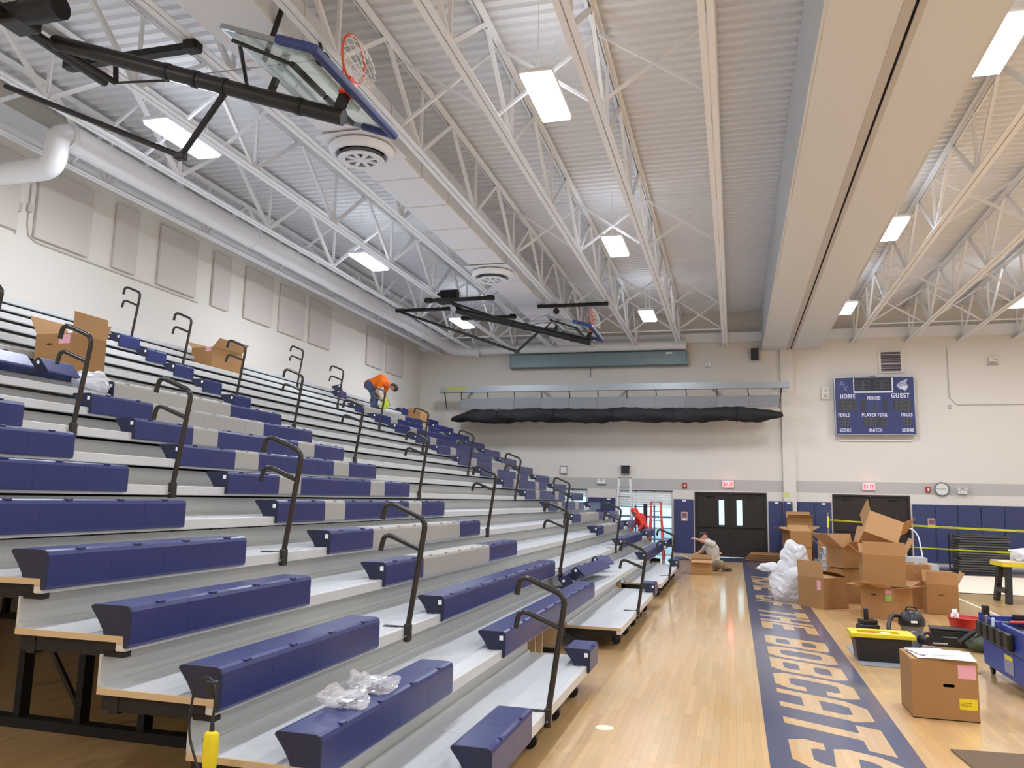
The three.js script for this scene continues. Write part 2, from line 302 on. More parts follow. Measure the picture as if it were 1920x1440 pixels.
for (let k = 0; k < 18; k++) {
  const t = thing('bleacher_tier', 'grey bleacher tier with bench seats, ' + tierWord(k), 'bleacher', [xs(k), yd(k), 0], 0, 'tiers of the telescopic bleachers');
  const spans = k === 0 ? [[-2.2, -7.65], [-9.42, -13.65], [-14.65, -19.2]] : [[ZN, ZE]];
  const depth = k === 17 ? 0.49 : 0.655;
  for (const [a, b] of spans) {
    const n = Math.round((a - b) / 2.6) || 1, L = (a - b) / n;
    for (let i = 0; i < n; i++) part(t, 'deck_board', bx(depth, 0.028, L - 0.004), mDeck, [-0.03 - depth / 2, -0.014, a - L * (i + 0.5)]);
    part(t, 'nose_beam', rb(0.055, 0.078, a - b, 0.008, 1), mNose, [-0.055, -0.036, (a + b) / 2]);
    if (k < 17) part(t, 'riser', bx(0.012, 0.155, a - b), mRiser, [-0.69, 0.0775, (a + b) / 2]);
    if (k < 17) part(t, 'riser_foot', bx(0.03, 0.02, a - b), mRiser, [-0.675, 0.01, (a + b) / 2]);
    part(t, 'edge_band', bx(depth, 0.03, 0.012), mPly, [-0.03 - depth / 2, -0.014, a + 0.007]);
    part(t, 'end_channel', bx(depth - 0.02, 0.07, 0.05), mPost, [-0.03 - depth / 2, -0.07, a - 0.04]);
    part(t, 'under_nose_shade', bx(0.075, 0.045, a - b - 0.004), mPost, [-0.121, -0.051, (a + b) / 2]);  // dark strip put in as the shade under the nose
    part(t, 'rear_channel', bx(0.05, 0.09, a - b - 0.02), mPost, [-0.6, -0.075, (a + b) / 2]);
  }
  // frames carrying the tier
  if (k === 0) {
    for (const [a, b] of spans) for (let z = a - 0.45; z > b + 0.2; z -= 0.75) {
      part(t, 'skirt_bracket', bx(0.5, 0.1, 0.04), mPost, [-0.35, -0.08, z]);
      part(t, 'caster', new THREE.CylinderGeometry(0.055, 0.055, 0.04, 14).rotateX(Math.PI / 2), mBlackPlastic, [-0.14, -yd(0) + 0.056, z + 0.05]);
      part(t, 'caster_fork', bx(0.08, 0.09, 0.03), mPost, [-0.14, -yd(0) + 0.11, z + 0.09]);
    }
    for (const [a, b] of spans) part(t, 'front_skirt', bx(0.02, 0.05, a - b), mPost, [-0.09, -0.1, (a + b) / 2]);
  } else {
  }
  // seats
  if (k === 0) {
    seatRun(t, 0, -4.23, 2, 0.43, modGeo1, null, null, true, false);
    seatRun(t, 0, -7.2, 1, 0.43, modGeo1, null, null, true, true);
    seatRun(t, 0, -13.2, 1, 0.43, modGeo1, null, null, true, true);
    seatRun(t, 0, -18.7, 1, 0.43, modGeo1, null, null, true, true);
    continue;
  }
  if (k <= 9) seatRun(t, k, ZN, 4, 0.43, modGeo1, null, null, true, false);
  if (k <= 10) seatRun(t, k, -6.33, 10, MP, modGeo, greyS2, k === 10 ? (i) => i < 2 : null, true, true);
  else if (k <= 15) seatRun(t, k, -10.12, 1, MP, modGeo, null, null, true, true);
  if (k === 1) seatRun(t, k, -16.9, 10, MP, modGeo, null, null, true, true);
  else if (k <= 14) seatRun(t, k, -17.2, k === 2 ? 9 : 10, MP, modGeo, greyS4, null, true, true);
  if (k <= 16) seatRun(t, k, -22.4, 4, 0.43, modGeo1, null, null, true, true);
}
// plywood legs propping the second tier where the lowest one is missing
[[-8.0, 'closest to the front aisle'], [-8.3, 'second from the front aisle'], [-9.1, 'just before the middle deck'], [-13.95, 'between the middle deck and the far deck'], [-14.3, 'just before the far deck']].forEach(([z, w]) => {
  const o = thing('plywood_leg', 'upright plywood leg under the second tier, ' + w, 'support', [xs(1) - 0.3, 0, z], 0, 'plywood legs');
  part(o, 'board', bx(0.28, yd(1) - 0.11, 0.028), mPly, [0, (yd(1) - 0.11) / 2, 0]); part(o, 'foot_block', bx(0.3, 0.04, 0.08), mPost, [0, 0.02, 0.03]);
});
// steel frames under the tiers
[[-4.87, 'visible at the open end'], [-8.6, 'second'], [-12.4, 'third'], [-16.2, 'fourth'], [-20.0, 'fifth'], [-23.6, 'sixth']].forEach(([z, w]) => {
  const o = thing('support_frame', 'dark steel frame of posts under the bleachers, ' + w + (w.includes('visible') ? '' : ' from the open end'), 'frame', [0, 0, z], 0, 'frames under the bleachers');
  for (let k = 1; k < 18; k++) {
    const x = xs(k) - 0.56, h = yd(k) - 0.15;
    part(o, 'support_post', UNIT, mPost, [x, h / 2 + 0.02, 0]).scale.set(0.055, h - 0.04, 0.09);
    if (k % 2) beam(o, 'diagonal_brace', V(x, 0.12, 0.0), V(x - DX * 0.96, h * 0.6, 0), 0.03, 0.03, mGunmetal);
  }
  part(o, 'base_rail', bx(17 * DX, 0.07, 0.1), mPost, [xs(9) - 0.56, 0.036, 0.01]);
});
// aisle handrails
{
  const geoA = mergeGeometries([
    tubeGeo([[-0.02, -0.2, 0], [-0.005, -0.1, 0], [0.1, 0.635, 0], [-0.225, 0.765, 0], [-0.252, 0.63, 0]], 0.021, 10, 9, 0.07),
    tubeGeo([[0.068, 0.415, 0], [-0.228, 0.53, 0], [-0.255, 0.4, 0]], 0.019, 10, 9, 0.07)].map((g) => { const n = g.toNonIndexed(); return n; }));
  const foot = rb(0.05, 0.13, 0.06, 0.012);
  const AW = { '-5.6': 'front aisle', '-10.95': 'middle aisle', '-16.3': 'far aisle' };
  for (const z of [-5.6, -10.95, -16.3]) for (let k = 0; k < 18; k += 2) {
    const o = thing('aisle_handrail', 'dark hooked double handrail in the ' + AW[z] + ', on the tier ' + tierWord(k), 'handrail', [xs(k), ys(k), z], 0, 'aisle handrails');
    part(o, 'rail_tube', geoA, mRail); part(o, 'socket_foot', foot, mRail, [-0.012, -0.18, 0]);
    part(o, 'lock_pin', new THREE.CylinderGeometry(0.008, 0.008, 0.09, 8).rotateX(Math.PI / 2), mSteel, [-0.01, -0.2, 0]);
    part(o, 'floor_plate', bx(0.2, 0.006, 0.05), mRail, [-0.1, -0.141, 0]);
  }
}

// ---------------------------------------------------------------- floor lettering
{
  const t = 0.25, c = 0.16;
  const oct = (x0, y0, x1, y1, q) => [[x0 + q, y0], [x1 - q, y0], [x1, y0 + q], [x1, y1 - q], [x1 - q, y1], [x0 + q, y1], [x0, y1 - q], [x0, y0 + q]];
  const G = {
    H: [[[0, 0], [t, 0], [t, 0.4], [1 - t, 0.4], [1 - t, 0], [1, 0], [1, 1], [1 - t, 1], [1 - t, 0.6], [t, 0.6], [t, 1], [0, 1]]],
    O: [oct(0, 0, 1, 1, c), oct(t, 0.2, 1 - t, 0.8, 0.07)],
    M: [[[0, 0], [0.22, 0], [0.22, 0.6], [0.5, 0.2], [0.78, 0.6], [0.78, 0], [1, 0], [1, 1], [0.8, 1], [0.5, 0.55], [0.2, 1], [0, 1]]],
    E: [[[0, 0], [1, 0], [1, 0.2], [t, 0.2], [t, 0.4], [0.8, 0.4], [0.8, 0.6], [t, 0.6], [t, 0.8], [1, 0.8], [1, 1], [0, 1]]],
    F: [[[0, 0], [t, 0], [t, 0.38], [0.8, 0.38], [0.8, 0.58], [t, 0.58], [t, 0.8], [1, 0.8], [1, 1], [0, 1]]],
    T: [[[0.36, 0], [0.64, 0], [0.64, 0.76], [1, 0.76], [1, 1], [0, 1], [0, 0.76], [0.36, 0.76]]],
    B: [[[0, 0], [1 - c, 0], [1, c], [1, 0.42], [0.93, 0.5], [1, 0.58], [1, 1 - c], [1 - c, 1], [0, 1]], oct(t, 0.18, 1 - t, 0.4, 0.05), oct(t, 0.6, 1 - t, 0.82, 0.05)],
    C: [[[c, 0], [1 - c, 0], [1, c], [1, 0.38], [1 - t, 0.38], [1 - t, 0.27], [1 - t - 0.07, 0.2], [t + 0.07, 0.2], [t, 0.27], [t, 0.73], [t + 0.07, 0.8], [1 - t - 0.07, 0.8], [1 - t, 0.73], [1 - t, 0.62], [1, 0.62], [1, 1 - c], [1 - c, 1], [c, 1], [0, 1 - c], [0, c]]],
    A: [[[0, 0], [t, 0], [t, 0.28], [1 - t, 0.28], [1 - t, 0], [1, 0], [1, 0.8], [0.8, 1], [0.2, 1], [0, 0.8]], [[t, 0.48], [1 - t, 0.48], [1 - t, 0.72], [1 - t - 0.08, 0.8], [t + 0.08, 0.8], [t, 0.72]]],
    S: [[[c, 0], [1 - c, 0], [1, c], [1, 0.45], [0.88, 0.58], [t, 0.62], [t, 0.74], [t + 0.07, 0.8], [1 - t - 0.07, 0.8], [1 - t, 0.73], [1 - t, 0.66], [1, 0.66], [1, 1 - c], [1 - c, 1], [c, 1], [0, 1 - c], [0, 0.55], [0.12, 0.42], [1 - t, 0.38], [1 - t, 0.26], [1 - t - 0.07, 0.2], [t + 0.07, 0.2], [t, 0.27], [t, 0.34], [0, 0.34], [0, c]]],
  };
  const put = (ch, z0, w) => {
    const mapP = ([u, v]) => new THREE.Vector2(0.35 + v * 0.7, -(z0 + u * w + v * 0.42));
    const s = new THREE.Shape(G[ch][0].map(mapP)); for (const h of G[ch].slice(1)) s.holes.push(new THREE.Path(h.map(mapP)));
    const g = new THREE.ExtrudeGeometry(s, { depth: 0.0008, bevelEnabled: false }); g.rotateX(-Math.PI / 2);
    metricUV(g, woodUV); onFloor('letter_' + ch.toLowerCase(), g, mFloor, 0, 0.001, 0);
  };
  [['HOME', -20.06, 0.8], ['OF', -16.1, 0.8], ['THE', -14.1, 0.76], ['BOBCATS', -11.3, 0.79]].forEach(([w, z, p]) => [...w].forEach((ch, i) => put(ch, z + i * p, p - 0.11)));
}
one('floor_plate', 'small pale round cover plate let into the wood floor', 'floor plate', cyl(0.07, 0.004, 28), mat('#efe3c6', 0.4), [-0.97, 0.002, -6.27]);

// ---------------------------------------------------------------- far wall: doors, windows, pads
function doubleDoor(n, [x0, x1, y0, y1], label, panes) {
  const o = new THREE.Group(); o.name = n; o.userData = { kind: 'structure' }; scene.add(o); o.position.set((x0 + x1) / 2, 0, ZF);
  const W = x1 - x0, H = y1;
  part(o, 'frame', extrude([[-W / 2, 0], [-W / 2, H], [W / 2, H], [W / 2, 0], [W / 2 - 0.05, 0], [W / 2 - 0.05, H - 0.05], [-W / 2 + 0.05, H - 0.05], [-W / 2 + 0.05, 0]], 0.16), mFrame, [0, 0, -0.14]);
  const lw = W / 2 - 0.06;
  for (const s of [-1, 1]) {
    const cx = s * (lw / 2 + 0.012), lx = -s * (lw / 2 - 0.26);
    const leaf = part(o, 'door_leaf', extrude(rect(-lw / 2, 0.01, lw / 2, H - 0.046), 0.045, 0, panes ? [rect(lx - 0.085, 1.0, lx + 0.085, 1.78)] : []), mDoor, [cx, 0, -0.1]);
    if (panes) { part(leaf, 'glass_lite', bx(0.17, 0.78, 0.006), mGlass, [lx, 1.39, 0.022]); for (const e of [-1, 1]) part(leaf, 'lite_bead', bx(0.015, 0.8, 0.055), mFrame, [lx + e * 0.09, 1.39, 0.0225]); }
    const b = part(leaf, 'push_bar', rb(lw - 0.12, 0.045, 0.05, 0.012), mGunmetal, [0, 0.94, 0.085]);
    for (const e of [-1, 1]) part(b, 'end_bracket', rb(0.05, 0.07, 0.06, 0.01), mGunmetal, [e * (lw / 2 - 0.08), 0, -0.01]);
    part(leaf, 'door_closer', rb(0.26, 0.05, 0.06, 0.01), mGunmetal, [s * 0.1, H - 0.13, 0.075]);
  }
  part(o, 'astragal', bx(0.03, H - 0.06, 0.03), mGunmetal, [0, (H - 0.06) / 2 + 0.005, -0.04]);
  return o;
}
doubleDoor('door_1', OPEN.d1, '', true);
doubleDoor('door_2', OPEN.d2, '', false);
function shutterWindow(n, [x0, x1, y0, y1], roll, bars) {
  const o = new THREE.Group(); o.name = n; o.userData = { kind: 'structure' }; scene.add(o); o.position.set((x0 + x1) / 2, 0, ZF);
  const W = x1 - x0, H = y1 - y0;
  const mAl = mat('#5d76a8', 0.4, 0.2);
  part(o, 'head_trim', bx(W, 0.035, 0.05), mDark, [0, y1 - 0.018, -0.02]);
  for (const s of [-1, 1]) part(o, 'guide_rail', bx(0.04, H, 0.06), mBand, [s * (W / 2 - 0.02), y0 + H / 2, -0.03]);
  const slats = Math.round(roll / 0.075);
  for (let i = 0; i < slats; i++) part(o, 'shutter_slat', rb(W - 0.08, 0.07, 0.025, 0.01, 1), mWhite, [0, y1 - 0.075 - i * 0.075, -0.05]);
  part(o, 'pane', bx(W - 0.06, H - roll * 0.2, 0.008), mGlass, [0, y0 + (H - roll * 0.2) / 2, -0.22]);
  for (let i = 1; i < bars; i++) part(o, 'mullion', bx(0.05, H, 0.06), mAl, [-W / 2 + W * i / bars, y0 + H / 2, -0.24]);
  for (const f of [0.22, 0.4, 0.58, 0.74]) part(o, 'transom', bx(W - 0.06, f === 0.58 ? 0.06 : 0.025, 0.05), mAl, [0, y0 + H * f, -0.24]);
}
shutterWindow('window_1', OPEN.w1, 0.42, 3);
shutterWindow('window_2', OPEN.w0, 0.2, 2);
{
  const runs = [[1.47, 1.73, 'wrapped on the pilaster', 0.12], [-6.6, -5.76, 'before the small window'], [-4.66, -3.76, 'between the two windows'], [-1.88, -1.25, 'between the big window and the glazed doors'], [1.02, 1.46, 'beside the glazed doors'], [1.87, 2.86, 'between the pilaster and the plain doors'], [5.1, 14.2, 'past the plain doors']];
  for (const [a, b, w, dz = 0] of runs) {
    const n = Math.max(1, Math.round((b - a) / 0.6)), L = (b - a) / n;
    for (let i = 0; i < n; i++) {
      if (a + i * L > 9.5) break;
      const o = thing('wall_pad', 'tall navy vinyl wall pad ' + w + (n > 1 ? ', ' + ORD[i].replace('lowest', 'first') + ' along' : ''), 'wall pad', [a + L * (i + 0.5), 0, ZF + dz], 0, 'navy wall pads');
      part(o, 'cushion', rb(L - 0.012, 1.68, 0.06, 0.02), mPad, [0, 0.94, 0.035]);
      part(o, 'backing_board', bx(L - 0.03, 1.66, 0.01), mPly, [0, 0.94, 0.005]);
      if (i === (n >> 1)) part(o, 'white_tag', bx(0.11, 0.05, 0.004), mTag, [0.02, 1.73, 0.067]);
    }
  }
}
function textPlate(w, h, bg, fg, txt, px = 256, font = 0.7) {
  return canvas(px, Math.round(px * h / w), (g, W, H) => { g.fillStyle = bg; g.fillRect(0, 0, W, H); g.fillStyle = fg; g.font = `bold ${H * font}px sans-serif`; g.textAlign = 'center'; g.textBaseline = 'middle'; g.fillText(txt, W / 2, H * 0.54, W * 0.92); });
}
for (const [x, w] of [[-0.18, 'above the glazed double doors'], [3.93, 'above the plain double doors']]) {
  const o = thing('exit_sign', 'lit red exit sign ' + w, 'exit sign', [x, 2.28, ZF], 0, 'exit signs');
  part(o, 'housing', rb(0.36, 0.22, 0.06, 0.01), mWhite, [0, 0, 0.034]);
  const t = textPlate(0.3, 0.17, '#ff9aa0', '#e01020', 'EXIT', 256, 0.8);
  const face = new THREE.MeshStandardMaterial({ map: t, roughness: 0.5, emissive: new THREE.Color().setRGB(1, 1, 1), emissiveMap: t, emissiveIntensity: 0.7 });
  part(o, 'lit_face', bx(0.3, 0.17, 0.004), face, [0, 0, 0.067]);
  const l = new THREE.PointLight(new THREE.Color().setRGB(1, 0.25, 0.25), 0.15); l.position.set(0, 0, 0.13); l.castShadow = true; o.add(l);
}
// scoreboard
{
  const W = 2.25, H = 1.77;
  const o = thing('scoreboard', 'navy electronic scoreboard with white HOME and GUEST lettering', 'scoreboard', [4.16, 4.72, ZF]);
  part(o, 'cabinet', rb(W, H, 0.2, 0.02), mat('#2b3468', 0.5), [0, 0, 0.12]);
  const tex = canvas(1024, 806, (g, w, h) => {
    g.fillStyle = '#2c366e'; g.fillRect(0, 0, w, h);
    const X = (v) => (v - 230) / 1420 * w, Y = (v) => (v - 200) / 1000 * h;
    g.fillStyle = '#e8e9f2'; g.fillRect(X(565), Y(205), X(1290) - X(565), Y(470) - Y(205));
    g.fillStyle = '#23242b'; g.fillRect(X(583), Y(205), X(1262) - X(583), Y(440) - Y(205));
    for (const [a, b, c, d] of [[270, 600, 620, 800], [690, 600, 790, 800], [1090, 600, 1180, 800], [1270, 600, 1600, 800], [265, 910, 470, 1065], [740, 910, 1150, 1065], [1430, 910, 1590, 1065]]) { g.fillStyle = '#30323a'; g.fillRect(X(a), Y(b), X(c) - X(a), Y(d) - Y(b)); }
    const seg = (x, y, s) => { g.strokeStyle = '#464950'; g.lineWidth = s * 0.12; g.strokeRect(x, y, s * 0.55, s * 0.5); g.strokeRect(x, y + s * 0.5, s * 0.55, s * 0.5); };
    for (const x of [640, 760, 980, 1110]) seg(X(x), Y(255), 118);
    for (const x of [370, 510, 1330, 1470]) seg(X(x), Y(625), 118);
    seg(X(900), Y(640), 110);
    for (const x of [300, 385, 770, 875, 1060, 1450, 1510]) seg(X(x), Y(925), 95);
    g.fillStyle = '#e6e7f0'; g.textAlign = 'center'; g.textBaseline = 'middle';
    const T = (s, a, b, y, hh) => { g.font = `bold ${hh}px sans-serif`; const m = g.measureText(s).width; g.save(); g.translate((X(a) + X(b)) / 2, Y(y)); g.scale((X(b) - X(a)) / m, 1); g.fillText(s, 0, 0); g.restore(); };
    T('HOME', 310, 600, 530, 92); T('GUEST', 1240, 1575, 525, 92); T('PERIOD', 805, 1055, 565, 66); T('FOULS', 265, 480, 865, 66); T('PLAYER FOUL', 700, 1175, 865, 66); T('FOULS', 1400, 1615, 865, 66); T('SCORE', 285, 500, 1135, 66); T('MATCH', 825, 1065, 1135, 66); T('SCORE', 1410, 1630, 1135, 66);
    g.fillStyle = '#6c76ad'; g.font = 'bold 110px sans-serif'; g.fillText('A', X(355), Y(300)); g.font = 'bold 100px sans-serif'; g.fillText('C', X(440), Y(390));
    // guest emblem: a swept pale head-like badge
    g.fillStyle = '#aeb3cd'; g.beginPath(); g.moveTo(X(1345), Y(340)); g.lineTo(X(1430), Y(270)); g.lineTo(X(1560), Y(225)); g.lineTo(X(1520), Y(300)); g.lineTo(X(1565), Y(370)); g.lineTo(X(1500), Y(450)); g.lineTo(X(1470), Y(400)); g.lineTo(X(1400), Y(410)); g.closePath(); g.fill();
    g.fillStyle = '#dfe2ee'; g.beginPath(); g.moveTo(X(1400), Y(395)); g.lineTo(X(1470), Y(350)); g.lineTo(X(1540), Y(360)); g.lineTo(X(1490), Y(430)); g.closePath(); g.fill();
    g.strokeStyle = '#2c366e'; g.lineWidth = 5; g.beginPath(); g.moveTo(X(1400), Y(320)); g.lineTo(X(1480), Y(300)); g.lineTo(X(1500), Y(340)); g.stroke();
  });
  part(o, 'printed_face', bx(W - 0.05, H - 0.05, 0.006), new THREE.MeshStandardMaterial({ map: tex, roughness: 0.45 }), [0, 0, 0.224]);
  for (const s of [-1, 1]) part(o, 'edge_trim', bx(0.025, H, 0.03), mSteel, [s * (W / 2 - 0.005), 0, 0.215]);
  part(o, 'edge_trim', bx(W, 0.025, 0.03), mSteel, [0, H / 2 - 0.005, 0.215]); part(o, 'edge_trim', bx(W, 0.025, 0.03), mSteel, [0, -H / 2 + 0.005, 0.215]);
  part(o, 'cable_gland', rb(0.16, 0.06, 0.1, 0.015), mGrey, [0, H / 2 + 0.03, 0.1]);
  one('mounting_rail', 'painted mounting rail on the wall below the scoreboard', 'rail', rb(2.1, 0.06, 0.05, 0.01), mWall, [4.15, 3.68, ZF + 0.026]);
}
{
  const o = thing('louver_vent', 'white framed wall louver with mauve slats above the scoreboard', 'vent', [4.72, 6.1, ZF]);
  part(o, 'vent_frame', extrude(rect(-0.37, -0.35, 0.37, 0.35), 0.05, 0, [rect(-0.3, -0.3, 0.26, 0.3)]), mWall, [0, 0, 0]);
  part(o, 'louver_shade_plate', bx(0.56, 0.6, 0.01), mat('#4a4048', 0.8), [-0.02, 0, 0.006]);  // plate coloured dark for the shade behind the slats
  for (let i = 0; i < 10; i++) part(o, 'slat', bx(0.56, 0.035, 0.02), mat('#8a7f88', 0.6), [-0.02, -0.27 + i * 0.06, 0.028], [0.6, 0, 0]);
  for (let i = 0; i < 4; i++) part(o, 'cross_bar', bx(0.56, 0.012, 0.012), mWhite, [-0.02, -0.2 + i * 0.14, 0.048]);
}
one('wall_speaker', 'black box loudspeaker hung high beside the boxed beam', 'speaker', rb(0.22, 0.38, 0.2, 0.02), mBlackPlastic, [0.71, 6.42, ZF + 0.13], [0.15, -0.2, 0]);
{
  const o = thing('sensor_box', 'small white sensor box between the speaker and the green screen case', 'sensor', [-0.75, 6.12, ZF]); part(o, 'case', rb(0.22, 0.14, 0.1, 0.02), mWhite, [0, 0, 0.055]); part(o, 'lens', cyl(0.02, 0.02, 12), mDark, [-0.02, 0.01, 0.108], [Math.PI / 2, 0, 0]);
  const b = thing('control_panel', 'small pale control box on the wall beside the scoreboard', 'control box', [2.79, 5.14, ZF]); part(b, 'case', rb(0.24, 0.38, 0.08, 0.015), mWall, [0, 0, 0.044]); part(b, 'grille', cyl(0.05, 0.01, 16), mBand, [0.02, 0.08, 0.086], [Math.PI / 2, 0, 0]); part(b, 'plate', bx(0.12, 0.1, 0.006), mBand, [0, -0.09, 0.086]);
  const c = thing('wall_camera_box', 'pale box with lens high on the wall, past the louver', 'box', [7.48, 6.07, ZF]); part(c, 'case', rb(0.22, 0.16, 0.1, 0.015), mWall, [0, 0.02, 0.054]); part(c, 'lens', cyl(0.018, 0.02, 12), mDark, [0.05, 0.02, 0.108], [Math.PI / 2, 0, 0]); part(c, 'shelf', bx(0.3, 0.015, 0.12), mBand, [0, -0.12, 0.065]);
  const d = thing('wall_conduit', 'thin painted conduit turning along the wall beside the scoreboard', 'conduit', [6.27, 0, ZF]); part(d, 'conduit_tube', tubeGeo([[0, 6.5, 0.02], [0, 4.75, 0.02], [6, 4.75, 0.02]], 0.012, 8, 10, 0.03), mBand); part(d, 'junction_box', rb(0.1, 0.1, 0.05, 0.01), mBand, [0, 4.7, 0.027]);
  const e = thing('wall_clock', 'round white wall clock behind a wire guard', 'clock', [5.93, 2.24, ZF]); part(e, 'rim', new THREE.TorusGeometry(0.19, 0.018, 10, 36), mGrey, [0, 0, 0.05]); part(e, 'dial', cyl(0.19, 0.03, 36), mWhite, [0, 0, 0.035], [Math.PI / 2, 0, 0]);
  part(e, 'hour_hand', bx(0.1, 0.012, 0.004), mDark, [0.045, 0.002, 0.053]); part(e, 'minute_hand', bx(0.15, 0.008, 0.004), mDark, [-0.07, 0.004, 0.056]);
  for (let i = 0; i < 5; i++) part(e, 'guard_wire', bx(0.44, 0.005, 0.005), mSteel, [0, -0.16 + i * 0.08, 0.1]);
  for (const s of [-1, 1]) part(e, 'guard_wire', bx(0.005, 0.4, 0.005), mSteel, [s * 0.21, 0, 0.1]);
  const f = thing('emergency_lamp', 'twin emergency lamp inside a wire cage beside the clock', 'emergency light', [6.47, 2.2, ZF]); part(f, 'battery_case', rb(0.26, 0.12, 0.08, 0.02), mWhite, [0, -0.04, 0.045]); for (const s of [-1, 1]) part(f, 'lamp_head', cyl(0.045, 0.06, 14), mWhite, [s * 0.09, 0.05, 0.07], [Math.PI / 2, 0, 0]);
  for (let i = 0; i < 7; i++) part(f, 'cage_wire', bx(0.005, 0.4, 0.005), mSteel, [-0.24 + i * 0.08, 0, 0.15]); for (let i = 0; i < 4; i++) part(f, 'cage_wire', bx(0.49, 0.005, 0.005), mSteel, [0, -0.19 + i * 0.127, 0.15]);
  const f2 = thing('emergency_lamp', 'small emergency lamp on the wall between the two windows', 'emergency light', [-4.22, 2.28, ZF]); part(f2, 'battery_case', rb(0.3, 0.08, 0.08, 0.02), mWhite, [0, -0.02, 0.045]); for (const s of [-1, 1]) part(f2, 'lamp_head', cyl(0.04, 0.05, 14), mWhite, [s * 0.08, 0.05, 0.06], [Math.PI / 2, 0, 0]);
  for (const [x, w] of [[-1.53, 'over the pad by the glazed doors'], [5.56, 'beside the clock']]) { const a = thing('fire_alarm', 'red and white fire alarm horn ' + w, 'fire alarm', [x, 2.22, ZF], 0, 'fire alarms'); part(a, 'case', rb(0.14, 0.17, 0.06, 0.012), mRed, [0, 0, 0.034]); part(a, 'strobe', rb(0.05, 0.08, 0.03, 0.008), mWhite, [0, -0.01, 0.07]); }
  for (const [x, w] of [[-1.54, 'by the glazed doors'], [5.6, 'past the plain doors']]) { const a = thing('wall_notice', 'small pinkish printed notice on the navy pad ' + w, 'notice', [x, 1.24, ZF + 0.066], 0, 'notices on the pads'); part(a, 'sheet', bx(0.2, 0.28, 0.004), mat('#cbb2a8', 0.8), [0, 0, 0.003]); part(a, 'photo', bx(0.15, 0.14, 0.003), mat('#8c5a55', 0.7), [0, 0.03, 0.006]); part(a, 'caption', bx(0.15, 0.03, 0.003), mPaper, [0, -0.1, 0.006]); }
  const h = thing('wall_speaker', 'dark square loudspeaker over the big window', 'speaker', [-3.42, 2.69, ZF]); part(h, 'cabinet', rb(0.26, 0.24, 0.16, 0.015), mBlackPlastic, [0, 0, 0.085]); part(h, 'hood', bx(0.3, 0.02, 0.2), mDark, [0, 0.13, 0.1]);
  const j = thing('junction_panel', 'pale framed box on the far wall above the small window', 'box', [-5.49, 2.67, ZF]); part(j, 'case', rb(0.24, 0.27, 0.07, 0.015), mBand, [0, 0, 0.039]); part(j, 'face', bx(0.17, 0.2, 0.006), mWhite, [0, -0.01, 0.076]); part(j, 'lip', bx(0.25, 0.02, 0.09), mGrey, [0, 0.13, 0.05]);
}
one('sticky_note', 'small pale yellow note stuck on the white pilaster', 'note', bx(0.2, 0.14, 0.003), mat('#dedb8a', 0.8), [1.56, 1.98, ZF + 0.122]);
// green screen case high on the far wall
{
  const o = thing('screen_case', 'long grey green metal case high on the far wall', 'case', [-4.37, 6.34, ZF]);
  const mG = mat('#7d9195', 0.45, 0.15);
  part(o, 'box_body', rb(5.95, 0.46, 0.36, 0.03), mG, [0, 0, 0.19]);
  part(o, 'bottom_lip', bx(5.8, 0.02, 0.1), mat('#66777b', 0.4), [0, -0.235, 0.2]);
  for (const s of [-1, 1]) part(o, 'end_plate', rb(0.03, 0.48, 0.38, 0.01), mat('#8fa0a2', 0.4), [s * 2.98, 0, 0.19]);
  part(o, 'rating_label', bx(0.2, 0.06, 0.004), mWhite, [2.4, 0.15, 0.372]);
  part(o, 'pull_cord', cyl(0.008, 0.35, 8), mDark, [-0.2, -0.4, 0.2]);
}
